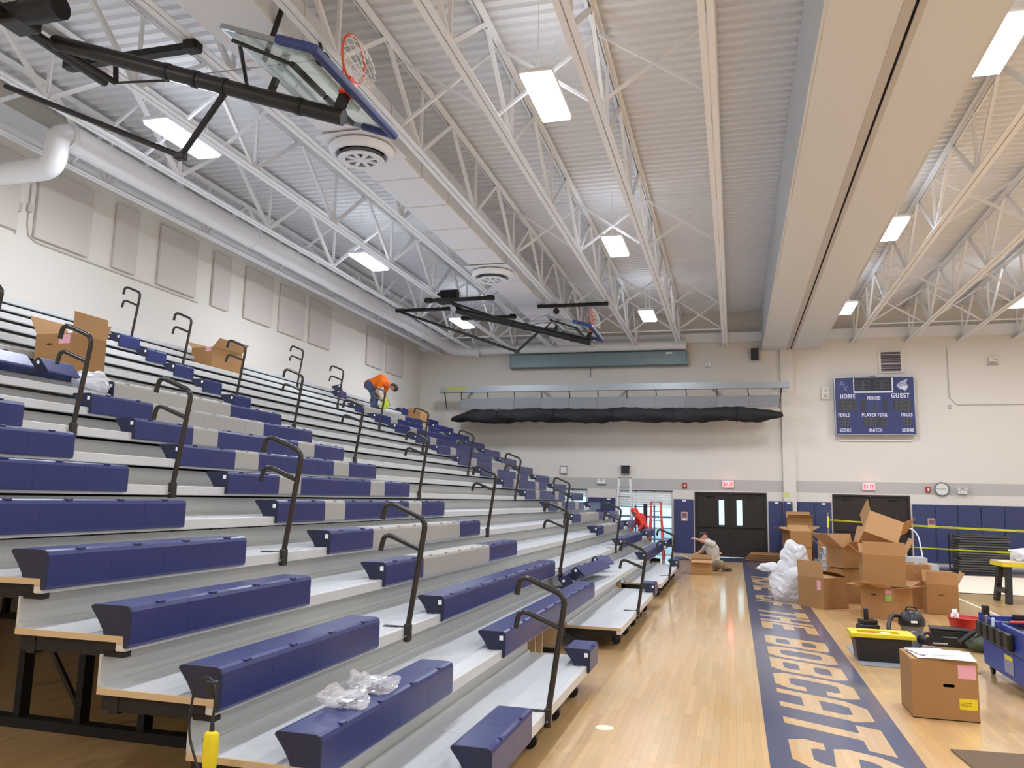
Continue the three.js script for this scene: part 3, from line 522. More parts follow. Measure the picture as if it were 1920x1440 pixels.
// rolled black curtain under its rail
{
  const o = thing('divider_curtain', 'bundled black curtain hanging along the far wall under a steel rail', 'curtain', [0, 0, -25.3]);
  const mRailG = mat('#a7adb0', 0.4, 0.3), mMesh = mat('#8d8f92', 0.9), mBundle = mat('#1f2023', 0.75);
  part(o, 'rail', bx(11.3, 0.2, 0.1), mRailG, [-3.98, 5.3, 0]); part(o, 'rail_flange', bx(11.3, 0.02, 0.2), mRailG, [-3.98, 5.2, 0]);
  part(o, 'yellow_label', bx(0.75, 0.1, 0.004), mat('#b3b65c', 0.6), [-9.05, 5.32, 0.053]);
  for (const s of [-9.45, 1.45]) rod(o, 'hanger', V(s, 5.2, 0), V(s + (s < 0 ? 0.1 : -0.1), 4.6, 0), 0.02, mGunmetal);
  for (let i = 0; i < 11; i++) { const x = -8.85 + i * 0.93; beam(o, 'hanger', V(x, 5.2, 0), V(x + 0.03, 4.95, 0.02), 0.03, 0.03, mGunmetal); part(o, 'mesh_panel', bx(0.92, 0.36, 0.015), mMesh, [x + 0.46, 4.8, 0.02 + 0.02 * (i % 2)], [0.12 * (i % 3 - 1), 0, 0]); }
  for (const x of [-8.8, -6.2, -3.4, -0.6, 1.3]) part(o, 'wall_bracket', bx(0.06, 0.08, 1.04), mRailG, [x, 5.33, -0.52]);
  // lumpy bundle, swept
  const N = 90, R = 18, pos = [], idx = [];
  for (let i = 0; i <= N; i++) {
    const f = i / N, x = -9.15 + f * 10.6, e = Math.min(1, f * 14, (1 - f) * 14), sag = 0.05 * Math.abs(Math.sin(f * 11.2)) + (f < 0.06 ? (0.06 - f) * 2.2 : 0);
    for (let j = 0; j < R; j++) {
      const a = j / R * Math.PI * 2, w = 1 + 0.09 * Math.sin(a * 3 + f * 41) + 0.06 * Math.sin(a * 5 - f * 83) + 0.05 * Math.sin(f * 150 + a);
      pos.push(x + 0.02 * Math.sin(a * 2 + i), 4.42 - sag + Math.sin(a) * 0.22 * w * (0.35 + 0.65 * e), Math.cos(a) * 0.2 * w * (0.4 + 0.6 * e));
      if (i < N) { const p = i * R + j, q = i * R + (j + 1) % R; idx.push(p, q, p + R, q, q + R, p + R); }
    }
  }
  const g = new THREE.BufferGeometry(); g.setAttribute('position', new THREE.Float32BufferAttribute(pos, 3)); g.setIndex(idx); g.computeVertexNormals();
  mBundle.side = THREE.DoubleSide; part(o, 'cloth_bundle', g, mBundle);
  for (const x of [-7.5, -5.6, -3.7, -1.8, 0.1]) part(o, 'tie_strap', new THREE.TorusGeometry(0.235, 0.012, 6, 24).rotateY(Math.PI / 2), mDark, [x, 4.4, 0]);
}

// ---------------------------------------------------------------- basketball backstops, folded up
const netMat = mat('#f3f1ec', 0.9);
function backstop(z0, label, far) {
  const o = thing('basketball_backstop', label, 'backstop', [0, 0, z0]), ox = far ? 0.48 : 0;
  const P0 = far ? V(-6.95, 6.55, 0) : V(-8.15, 7.23, 0), P1 = V(-3.86 + ox, 5.58, 0), dir = P1.clone().sub(P0).normalize(), nrm = V(-dir.y, dir.x, 0);
  const M0 = far ? P0 : V(-7.2, 6.6, 0.5), onMast = (s) => P1.clone().addScaledVector(M0.clone().sub(P1).normalize(), s);
  const at = (s, n, z) => P1.clone().addScaledVector(dir, -s).addScaledVector(nrm, n).add(V(0, 0, z));
  rod(o, 'mast', M0, P1, 0.085, mGunmetal);
  for (const s of [0.5, 1.4, 1.75, 2.1]) { rod(o, 'mast_collar', onMast(s - 0.03), onMast(s + 0.03), 0.095, mBlackMetal); }
  // pivot frame under the joists
  for (const [za, xa, xb] of far ? [[0.75, -7.55, -5.7], [-1.35, -7.3, -5.7]] : [[0, -7.55, -5.7]]) { const b = beam(o, 'pivot_bar', V(xa, 6.64, za), V(xb, 6.64, za), 0.1, 0.08, mBlackMetal); b.name = 'pivot_bar'; for (const x of [xa + 0.1, xb - 0.1]) part(o, 'joist_clamp', rb(0.16, 0.12, 0.16, 0.02), mBlackMetal, [x, 6.65, za]); }
  if (!far) rod(o, 'pivot_axle', V(-7.3, 6.6, 1.7), V(-7.3, 6.6, -0.35), 0.06, mGunmetal);
  if (far) { beam(o, 'pivot_bar', V(-8.75, 6.64, -0.15), V(-7.2, 6.64, -0.15), 0.09, 0.08, mBlackMetal); rod(o, 'pivot_axle', V(-6.9, 6.62, 0.8), V(-6.9, 6.62, -1.4), 0.045, mGunmetal); }
  part(o, 'winch_motor', new THREE.CylinderGeometry(0.13, 0.13, 0.45, 18).rotateZ(Math.PI / 2), mBlackMetal, far ? [-7.0, 6.86, 0.45] : [-6.85, 6.62, 1.0]); part(o, 'winch_box', rb(0.3, 0.26, 0.3, 0.03), mGunmetal, far ? [-7.25, 6.82, 0.2] : [-7.2, 6.62, 0.95]);
  if (far) beam(o, 'winch_bar', V(-4.85, 6.64, -0.35), V(-3.0, 6.64, -0.35), 0.09, 0.08, mBlackMetal); part(o, 'cable_pulley', new THREE.CylinderGeometry(0.08, 0.08, 0.04, 18).rotateX(Math.PI / 2), mGunmetal, [-4.35, 6.5, -0.35]);
  rod(o, 'hoist_cable', V(-4.35, 6.5, -0.35), onMast(1.9), 0.006, mSteel); if (!far) beam(o, 'pulley_hanger', V(-4.4, 6.72, -0.35), V(-4.35, 6.5, -0.35), 0.03, 0.03, mGunmetal);
  if (!far) rod(o, 'hoist_strut', at(1.12, 0.32, 0.1), V(-4.45, 7.4, 0.1), 0.03, mBlackMetal);
  // folding rear brace
  const top = V(-8.6, 6.6, -0.15), knee = V(-5.95 + ox * 1.3, 5.43, -0.15), mid = onMast(1.35);
  rod(o, 'brace', top, knee, 0.035, mGunmetal); rod(o, 'brace', knee, mid, 0.035, mGunmetal); part(o, 'brace_hinge', rb(0.12, 0.09, 0.1, 0.02), mGunmetal, [knee.x, knee.y, knee.z]);
  // side struts from the axle to the mast
  if (far) for (const zz of [0.7, -1.2]) rod(o, 'side_strut', V(-6.9, 6.6, zz), onMast(1.9), 0.03, mGunmetal);
  if (!far) rod(o, 'stay_rod', V(-6.8, 6.34, 0.0), onMast(1.75), 0.014, mGunmetal); if (!far) rod(o, 'stay_rod', V(-7.27, 6.6, 0.74), V(-6.8, 6.34, 0.0), 0.035, mGunmetal); if (!far) rod(o, 'stay_rod', V(-6.83, 6.58, 0.0), V(-6.8, 6.34, 0.0), 0.03, mGunmetal);
  // backboard: local frame u along -dir (board up), w along z, n normal
  const B = new THREE.Group(); B.name = 'backboard'; o.add(B);
  const m = new THREE.Matrix4().makeBasis(dir.clone().negate(), nrm, V(0, 0, -1).multiplyScalar(-1).clone()); // x = board up, y = face normal, z = world z (handedness fixed below)
  m.makeBasis(dir.clone().negate(), nrm.clone().negate(), V(0, 0, 1));
  B.quaternion.setFromRotationMatrix(m); B.position.copy(at(-0.03, 0.26, 0));
  // in B: +x runs up the board from its padded edge, -y is the playing face
  part(B, 'glass_pane', bx(1.05, 0.012, 1.8), mGlass, [0.53, 0, 0]);
  for (const s of [-1, 1]) part(B, 'board_frame', bx(1.07, 0.05, 0.03), mSteel, [0.535, 0.01, s * 0.905]);
  part(B, 'board_frame', bx(0.03, 0.05, 1.83), mSteel, [1.06, 0.01, 0]);
  for (const q of [[0.3, 0, 0.03, 0.6], [0.75, 0, 0.03, 0.6]]) part(B, 'target_line', bx(0.05, 0.003, 0.6), mWhite, [q[0], -0.009, 0]);
  for (const s of [-1, 1]) part(B, 'target_line', bx(0.45, 0.003, 0.05), mWhite, [0.525, -0.009, s * 0.275]);
  const pad = part(B, 'edge_padding', rb(0.1, 0.09, 1.9, 0.03, 3), mat('#2b3566', 0.55), [-0.03, 0, 0]);
  for (const s of [-1, 1]) part(pad, 'corner_padding', rb(0.42, 0.085, 0.09, 0.03, 3), mat('#2b3566', 0.55), [0.22, 0, s * 0.915]);
  // back frame between mast and board
  for (const s of [-1, 1]) { part(B, 'back_arm', bx(0.05, 0.05, 0.62), mGunmetal, [0.35, 0.09, s * 0.33]); rod(B, 'back_strut', V(0.35, 0.09, s * 0.62), V(1.0, 0.07, s * 0.78), 0.02, mGunmetal); rod(B, 'back_strut', V(0.95, 0.07, s * 0.72), V(1.3, 0.25, 0), 0.022, mGunmetal); }
  beam(B, 'back_arm', V(0.12, 0.26, 0), V(0.12, 0.02, 0), 0.09, 0.09, mGunmetal); beam(B, 'back_arm', V(1.0, 0.26, 0), V(1.0, 0.05, 0), 0.06, 0.06, mGunmetal);
  // rim and net stand off the playing face
  const rim = new THREE.Group(); rim.name = 'rim'; o.add(rim); rim.quaternion.copy(B.quaternion).multiply(new THREE.Quaternion().setFromAxisAngle(V(0, 0, 1), 0.32)); rim.position.copy(B.position);
  part(rim, 'hoop', new THREE.TorusGeometry(0.25, 0.013, 10, 44).rotateY(Math.PI / 2), mOrange, [0.06, -0.4, 0]);
  part(rim, 'bracket', extrude([[-0.12, 0], [0.12, 0], [0.07, 0.18], [-0.07, 0.18]], 0.02).rotateX(Math.PI).rotateZ(0).rotateY(Math.PI / 2), mOrange, [0.05, -0.01, 0]);
  part(rim, 'mount_plate', bx(0.14, 0.02, 0.2), mOrange, [0.08, -0.02, 0]);
  for (const s of [-1, 1]) rod(rim, 'rim_brace', V(0.12, -0.02, s * 0.08), V(0.06, -0.3, s * 0.2), 0.007, mOrange);
  // net: cords limp towards the floor
  const cords = [], hang = V(0, -1, 0).applyQuaternion(rim.quaternion.clone().invert()), out = V(-1, 0, 0), nC = 12;
  const ring = (a, f) => { const r = 0.247 * (1 - 0.42 * f), c = V(0.06, -0.4, 0); return c.add(V(0, Math.sin(a) * r, Math.cos(a) * r)).addScaledVector(out, 0.2 * f).addScaledVector(hang, 0.18 * f * f); };
  for (let i = 0; i < nC; i++) for (const s of [-1, 1]) {
    const pts = []; for (let q = 0; q <= 4; q++) pts.push(ring((i + s * q * 0.5) / nC * Math.PI * 2, q / 4));
    cords.push(new THREE.TubeGeometry(new THREE.CatmullRomCurve3(pts), 8, 0.0045, 5));
  }
  part(rim, 'net', mergeGeometries(cords), netMat);
  return o;
}
backstop(-7.05, 'folded black basketball backstop with glass board, close overhead', false);
backstop(-19.3, 'folded black basketball backstop near the far wall', true);

// ---------------------------------------------------------------- cardboard boxes
const CT = 0.007;
function cardBox(label, [x, y, z], ry, [w, h, d], flaps, o = {}) {
  const g = thing('cardboard_box', label, 'box', [x, y, z], ry, o.group);
  if (o.tilt) { g.rotation.order = 'YXZ'; g.rotation.set(o.tilt[0], ry, o.tilt[1]); }
  const M1 = o.light ? mCardIn : mCard;
  part(g, 'bottom_panel', bx(w, CT, d), M1, [0, CT / 2, 0]);
  const holed = (L, u, v) => extrude(rect(-L / 2, 0, L / 2, h), CT, 0, [[[u - 0.035, v - 0.013], [u + 0.035, v - 0.013], [u + 0.046, v], [u + 0.035, v + 0.013], [u - 0.035, v + 0.013], [u - 0.046, v]]]);
  const [hf, hu, hv] = o.hole || [];
  for (const s of [-1, 1]) {
    if (hf === (s > 0 ? 'x' : 'nx')) part(g, 'side_panel', holed(d, -hu, hv), M1, [s * (w / 2 - CT / 2) - CT / 2, 0, 0], [0, Math.PI / 2, 0]); else part(g, 'side_panel', bx(CT, h, d), M1, [s * (w / 2 - CT / 2), h / 2, 0]);
    if (hf === 'z' && s > 0) part(g, 'side_panel', holed(w - 2 * CT, hu, hv), M1, [0, 0, d / 2 - CT]); else part(g, 'side_panel', bx(w - 2 * CT, h, CT), M1, [0, h / 2, s * (d / 2 - CT / 2)]);
  }
  // flaps: [+x, -x, +z, -z], angle from straight up, positive outwards; null = none
  const fl = (i, len, wid, px, pz, axis, sg) => {
    const a = flaps[i]; if (a === null || a === undefined) return;
    const pv = new THREE.Group(); pv.name = 'flap'; g.add(pv); pv.position.set(px, h, pz);
    const r = sg * a; if (axis === 'z') pv.rotation.z = -r; else pv.rotation.x = r;
    part(pv, 'flap_sheet', axis === 'z' ? bx(CT * 0.8, len, wid) : bx(wid, len, CT * 0.8), mCardIn, [0, len / 2, 0]);
  };
  const lx = o.lx || w / 2 - 0.01, lz = o.lz || d / 2 - 0.01;
  fl(0, lx, d - 0.01, w / 2 - CT / 2, 0, 'z', 1); fl(1, lx, d - 0.01, -w / 2 + CT / 2, 0, 'z', -1);
  fl(2, lz, w - 0.01, 0, d / 2 - CT / 2, 'x', 1); fl(3, lz, w - 0.01, 0, -d / 2 + CT / 2, 'x', -1);
  for (const [face, u, v, sw, sh, m] of o.stickers || []) { const f = { z: [u, v, d / 2 + 0.001, 0], x: [w / 2 + 0.001, v, u, Math.PI / 2], nx: [-w / 2 - 0.001, v, u, Math.PI / 2] }[face]; part(g, 'sticker', bx(sw, sh, 0.002), m, [f[0], f[1], f[2]], [0, f[3], 0]); }
  return g;
}
const yellowPrint = (() => { const t = canvas(256, 160, (g, w, h) => { g.fillStyle = '#e6cc22'; g.fillRect(0, 0, w, h); g.fillStyle = '#5a5215'; for (let i = 0; i < 3; i++) for (let j = 0; j < 12; j++) g.fillRect(14 + j * 13, 56 + i * 20, 6 + 5 * ((i * 7 + j * 3) % 2), 11); }); return new THREE.MeshStandardMaterial({ map: t, roughness: 0.8 }); })();
cardBox('closed cardboard box with white sheets on top and yellow label', [1.625, 0, -7.69], 0.0, [0.49, 0.46, 0.48], [-1.53, -1.53, -1.56, -1.56], { hole: ['z', 0.03, 0.27], stickers: [['z', 0.165, 0.385, 0.13, 0.11, mPink], ['z', 0.165, 0.135, 0.13, 0.085, yellowPrint]] });
{
  const o = thing('paper_sheet', 'loose white sheets lying on the closed cardboard box', 'paper', [1.64, 0.475, -7.66]);
  part(o, 'sheet', bx(0.44, 0.003, 0.4), mPaper, [0, 0.004, 0], [0.01, 0.06, 0.01]); part(o, 'sheet', bx(0.36, 0.003, 0.42), mPaper, [0.06, 0.009, 0.03], [0.015, -0.12, -0.005]); part(o, 'sheet', bx(0.3, 0.003, 0.3), mPaper, [-0.06, 0.014, -0.05], [0, 0.25, 0]);
}
cardBox('low cardboard box with pink label in front of the plastic heap', [1.42, 0, -14.72], 0.72, [0.56, 0.5, 0.56], [-1.2, 0.1, -1.45, -1.45], { stickers: [['nx', 0.18, 0.38, 0.08, 0.16, mPink]] });
cardBox('cardboard box with open flaps and green label under the tall box', [2.25, 0, -13.78], 0.95, [0.6, 0.47, 0.52], [1.35, 1.25, 1.4, 1.5], { hole: ['nx', -0.05, 0.36], stickers: [['nx', 0.18, 0.33, 0.1, 0.1, mGreenPaper], ['nx', 0.18, 0.42, 0.1, 0.07, mPink]] });
cardBox('tall plain cardboard box standing on the open flapped box', [2.19, 0.49, -13.7], -0.04, [0.6, 0.47, 0.5], [0.5, 0.9, 0.15, 0.8], { lz: 0.2, group: 'boxes heaped on the court' });
cardBox('tipped pale cardboard box crowning the heap', [2.2, 1.08, -14.15], 0.15, [0.52, 0.42, 0.5], [0.7, 0.45, null, 0.5], { light: true, tilt: [-0.55, -0.42], lx: 0.22, group: 'boxes heaped on the court' });
cardBox('brown open cardboard box behind the low pink-labelled one', [1.98, 0.0, -15.75], 0.35, [0.6, 0.58, 0.55], [-1.55, -1.55, -1.56, -1.56], { group: 'boxes heaped on the court' });
cardBox('dark opened cardboard box wedged high in the heap, folded flap out', [1.96, 0.6, -15.7], 0.5, [0.55, 0.35, 0.5], [0.3, 0.9, 1.0, 0.2], { group: 'boxes heaped on the court', lx: 0.4 });
cardBox('upright cardboard box with hand hole at the court side of the heap', [3.22, 0, -14.75], -0.08, [0.46, 0.47, 0.46], [0.5, 0.7, 0.12, 0.4], { hole: ['z', -0.02, 0.3], lz: 0.2 });
cardBox('open cardboard box leaning behind the upright one', [2.85, 0, -15.4], 0.2, [0.5, 0.5, 0.5], [0.3, 0.35, 0.25, 0.1], { light: true });
cardBox('cardboard box at the bottom of the far column of boxes', [1.72, 0, -24.7], 0.35, [0.62, 0.46, 0.55], [-1.5, -1.5, -1.5, -1.5], { group: 'far column of boxes' });
cardBox('cardboard box with spread flaps topping the far column', [1.72, 0.48, -24.7], 0.35, [0.62, 0.46, 0.55], [1.1, 1.3, -0.9, 1.2], { lx: 0.3, group: 'far column of boxes', stickers: [['x', 0.05, 0.36, 0.08, 0.1, mPink]] });
cardBox('cardboard box standing behind the far column, top flap raised', [1.85, 0, -25.5], 0.05, [0.7, 1.3, 0.5], [null, null, 1.0, 0.15], { lz: 0.18 });
cardBox('small cardboard box beside the far column of boxes', [2.55, 0, -24.9], -0.1, [0.5, 0.6, 0.4], [0.2, 0.9, 0.2, 0.2], {});
cardBox('open cardboard box on the floor before the sitting man', [-0.78, 0, -20.05], 0.06, [0.5, 0.34, 0.5], [0.9, 1.2, 2.2, 0.2], { lx: 0.28, lz: 0.1 });
cardBox('large open cardboard box with pink label on the upper bleachers', [-7.26, yd(11) + 0.002, -7.26], 0, [0.5, 0.42, 0.5], [0, 0.5, null, 0.3], { hole: ['z', -0.05, 0.3], lx: 0.25, lz: 0.2, stickers: [['z', 0.15, 0.355, 0.15, 0.1, mPink]] });
cardBox('wide open cardboard box by the rails of the upper middle aisle', [-9.53, yd(15) + 0.004, -13.0], -0.12, [0.5, 0.4, 0.8], [0.8, 0.9, null, 0.7], { hole: ['z', -0.05, 0.3], lx: 0.22, lz: 0.24, stickers: [['z', 0.15, 0.36, 0.13, 0.09, mPink]] });
cardBox('small open cardboard box high on the far bleachers under the curtain end', [-9.1, yd(14) + 0.002, -22.2], 0, [0.38, 0.46, 0.7], [null, 0.1, 0.1, 0.2], { lx: 0.12, lz: 0.1 });

// ---------------------------------------------------------------- loose seat modules, bags
function looseSeat(label, [x, y, z], rot, n = 1) {
  const o = thing('loose_seat_module', label, 'seat module', [x, y, z], 0, 'loose seat modules'); o.rotation.set(...rot);
  for (let i = 0; i < n; i++) part(o, 'shell', modGeo, mSeatBlue, [0.1, 0.1, 0.21 - i * MP]); part(o, 'end_cap', capGeo, mSeatCap, [0.1, 0.1, 0.212]); part(o, 'white_tag', bx(0.03, 0.035, 0.004), mTag, [0.06, 0.05, 0.226]);
}
looseSeat('long loose blue seat run tipped over on the second tier', [-2.16, yd(1) + 0.13, -11.55], [0, -0.06, 0.85], 4);
looseSeat('short loose blue seat piece tipped beyond the long one on the second tier', [-2.2, yd(1) + 0.13, -13.75], [0, -0.35, 0.8], 1);
looseSeat('dark turned loose seat piece at the near end of the tipped run', [-2.2, yd(1) + 0.1, -10.95], [0, 0.25, 2.2], 1);
looseSeat('loose blue seat module lying on its back beside the large bleacher box, front one', [-6.72, yd(10) + 0.14, -5.95], [0, 0.0, 0.75]);
looseSeat('loose blue seat module lying on its back beside the large bleacher box, rear one', [-6.74, yd(10) + 0.14, -6.55], [0, 0.05, 0.7]);
looseSeat('loose blue seat module near the stooping worker, on the top tiers', [-9.4, yd(15) + 0.16, -17.75], [0, 0.1, 0.2]);
looseSeat('loose blue seat module heaped behind the stooping worker', [-9.85, yd(16) + 0.16, -18.5], [0, 0.4, 0.3]);
looseSeat('loose blue seat module past the stooping worker', [-9.75, yd(16) + 0.16, -21.2], [0, 0.3, 0.3]);

function crumpled(w, h, d, n, amp) {
  const g0 = mergeVertices(new THREE.IcosahedronGeometry(1, n).deleteAttribute('normal').deleteAttribute('uv')), p = g0.attributes.position;
  const ph = [...Array(12)].map(() => rr(0, 6.28));
  for (let i = 0; i < p.count; i++) {
    const v = V(p.getX(i), p.getY(i), p.getZ(i));
    const f = 1 + amp * (Math.sin(v.x * 5 + ph[0]) * Math.sin(v.y * 4 + ph[1]) + 0.6 * Math.sin(v.z * 7 + ph[2] + v.x * 3) + 0.5 * Math.abs(Math.sin(v.y * 9 + v.z * 6 + ph[3])) + 0.35 * (rnd() - 0.5));
    v.multiplyScalar(f); p.setXYZ(i, v.x * w / 2, Math.max(0, (v.y * 0.5 + 0.42)) * h, v.z * d / 2);
  }
  const g = g0.toNonIndexed(); g.computeVertexNormals(); return g;
}
for (const [label, x, z, w, d, ry] of [['crinkled clear bag of bolts lying on the second tier seat, nearer one', -1.9, -3.85, 0.2, 0.2, 0.3], ['crinkled clear bag of bolts lying on the second tier seat, farther one', -1.88, -4.18, 0.16, 0.26, -0.2]]) {
  const o = thing('plastic_bag', label, 'bag', [x, ys(1) + 0.001, z], ry, 'bags of bolts');
  part(o, 'film', crumpled(w, 0.075, d, 5, 0.24), mFoil);
  const neck = part(o, 'gathered_neck', crumpled(0.1, 0.1, 0.05, 4, 0.35), mFoil, [-w * 0.3, 0.03, d * 0.28], [0.5, 0.4, 0.3]); neck.scale.set(1, 1, 1);
  for (let i = 0; i < 14; i++) part(o, 'bolt', new THREE.CylinderGeometry(0.006, 0.006, 0.03, 6), mSteel, [rr(-0.05, 0.05), 0.012 + rr(0, 0.02), rr(-0.05, 0.05)], [rr(0, 3), rr(0, 3), rr(0, 3)]);
}
{
  const o = thing('plastic_bag', 'grey crinkled bag at the end of the eleventh tier seats', 'bag', [xs(10) - 0.14, yd(10) + 0.002, -7.0]); part(o, 'film', crumpled(0.3, 0.24, 0.4, 4, 0.2), mFilm);
}
{
  const o = thing('plastic_wrap_heap', 'tall crumpled heap of clear plastic wrap beside the banner', 'plastic wrap', [0.98, 0, -15.35]);
  part(o, 'lower_fold', crumpled(0.75, 0.75, 0.7, 6, 0.16), mFilm); part(o, 'upper_fold', crumpled(0.42, 0.55, 0.4, 5, 0.2), mFilm, [0.06, 0.5, 0]); part(o, 'loose_tail', crumpled(0.4, 0.16, 0.2, 4, 0.2), mFilm, [-0.38, 0.5, 0.05]);
}

// ---------------------------------------------------------------- tools on the court
{
  const o = thing('tool_tote', 'black tool tote with a yellow rim standing on a grey mat', 'tote', [1.55, 0.012, -9.98]);
  const W = 0.58, D = 0.32, H = 0.26;
  const shell = new THREE.Shape([[-W / 2 + 0.03, 0], [W / 2 - 0.03, 0], [W / 2, H], [W / 2 - 0.012, H], [W / 2 - 0.04, 0.012], [-W / 2 + 0.04, 0.012], [-W / 2 + 0.012, H], [-W / 2, H]].map((p) => new THREE.Vector2(...p)));
  part(o, 'tub_body', new THREE.ExtrudeGeometry(shell, { depth: D, bevelEnabled: false }), mBlackPlastic, [0, 0, -D / 2]);
  for (const s of [-1, 1]) part(o, 'tub_wall', extrude([[-W / 2 + 0.03, 0], [W / 2 - 0.03, 0], [W / 2, H], [-W / 2, H]], 0.012), mBlackPlastic, [0, 0, s * D / 2 - 0.006]);
  part(o, 'yellow_rim', extrude(rect(-W / 2 - 0.03, -D / 2 - 0.03, W / 2 + 0.03, D / 2 + 0.03), 0.03, 0.008, [rect(-W / 2 + 0.04, -D / 2 + 0.04, W / 2 - 0.1, D / 2 - 0.04)]).rotateX(-Math.PI / 2), mYellow, [0, H, 0]);
  part(o, 'inner_tray', bx(W - 0.06, 0.01, D - 0.04), mat('#c9b88a', 0.7), [0, H - 0.04, 0]);
  for (const s of [-1, 1]) part(o, 'latch', rb(0.03, 0.07, 0.08, 0.01), mYellow, [s * (W / 2 + 0.015), H - 0.02, 0]);
  const a = thing('hand_tool', 'red-handled tool lying in the yellow-rimmed tote', 'tool', [1.42, 0.262, -9.96], 0.2); part(a, 'grip', new THREE.CapsuleGeometry(0.028, 0.14, 4, 10).rotateZ(Math.PI / 2), mRed, [0, 0.02, 0]); part(a, 'shaft', cyl(0.012, 0.12, 10), mGunmetal, [0.13, 0.02, 0], [0, 0, Math.PI / 2]);
  const b = thing('tape_roll', 'cream roll of tape lying in the yellow-rimmed tote', 'tape roll', [1.6, 0.262, -9.97]); part(b, 'roll', new THREE.TorusGeometry(0.045, 0.022, 8, 20).rotateX(Math.PI / 2), mat('#efe6c8', 0.7), [0, 0.02, 0]);
  one('floor_mat', 'thin grey protective mat under the tool tote', 'mat', rb(1.15, 0.01, 1.25, 0.004, 1), mat('#8b8d90', 0.8), [1.86, 0.005, -10.2]);
  one('doormat', 'brown speckled mat at the corner nearest the viewer', 'mat', rb(0.9, 0.012, 0.75, 0.005, 1), mat('#6f5a45', 0.95), [1.93, 0.006, -6.24], [0, 0.1, 0]);
}
{ // drill battery / black tool behind the tote
  const o = thing('cordless_tool', 'black cordless tool standing on its base behind the tote', 'tool', [1.74, 0, -12.2], 0.3);
  part(o, 'battery_base', rb(0.26, 0.1, 0.2, 0.03), mBlackPlastic, [0, 0.05, 0]); part(o, 'upper_case', rb(0.22, 0.06, 0.16, 0.02), mGunmetal, [0, 0.13, 0]); part(o, 'handle', rb(0.06, 0.16, 0.05, 0.02), mBlackPlastic, [-0.02, 0.23, 0], [0, 0, 0.04]);
}
{ // shop vacuum
  const o = thing('shop_vacuum', 'black domed shop vacuum with a curved hose', 'vacuum', [2.33, 0, -12.4]);
  part(o, 'drum', cyl(0.13, 0.1, 24, 0.16), mGrey, [0, 0.05, 0]); part(o, 'motor_dome', new THREE.SphereGeometry(0.17, 28, 16, 0, Math.PI * 2, 0, Math.PI / 2), mBlackPlastic, [0, 0.13, 0]); part(o, 'collar', cyl(0.172, 0.05, 28), mGunmetal, [0, 0.115, 0]);
  part(o, 'hose', tubeGeo([[-0.12, 0.2, 0], [-0.26, 0.22, 0.05], [-0.36, 0.06, 0.3], [-0.34, 0.03, 0.6]], 0.028, 10, 12, 0.15), mBlackPlastic); part(o, 'carry_handle', tubeGeo([[-0.07, 0.28, 0], [-0.06, 0.33, 0], [0.06, 0.33, 0], [0.07, 0.28, 0]], 0.01, 8, 6, 0.03), mGunmetal);
  part(o, 'dome_label', rb(0.08, 0.03, 0.01, 0.004), mTag, [0, 0.15, 0.17]);
}
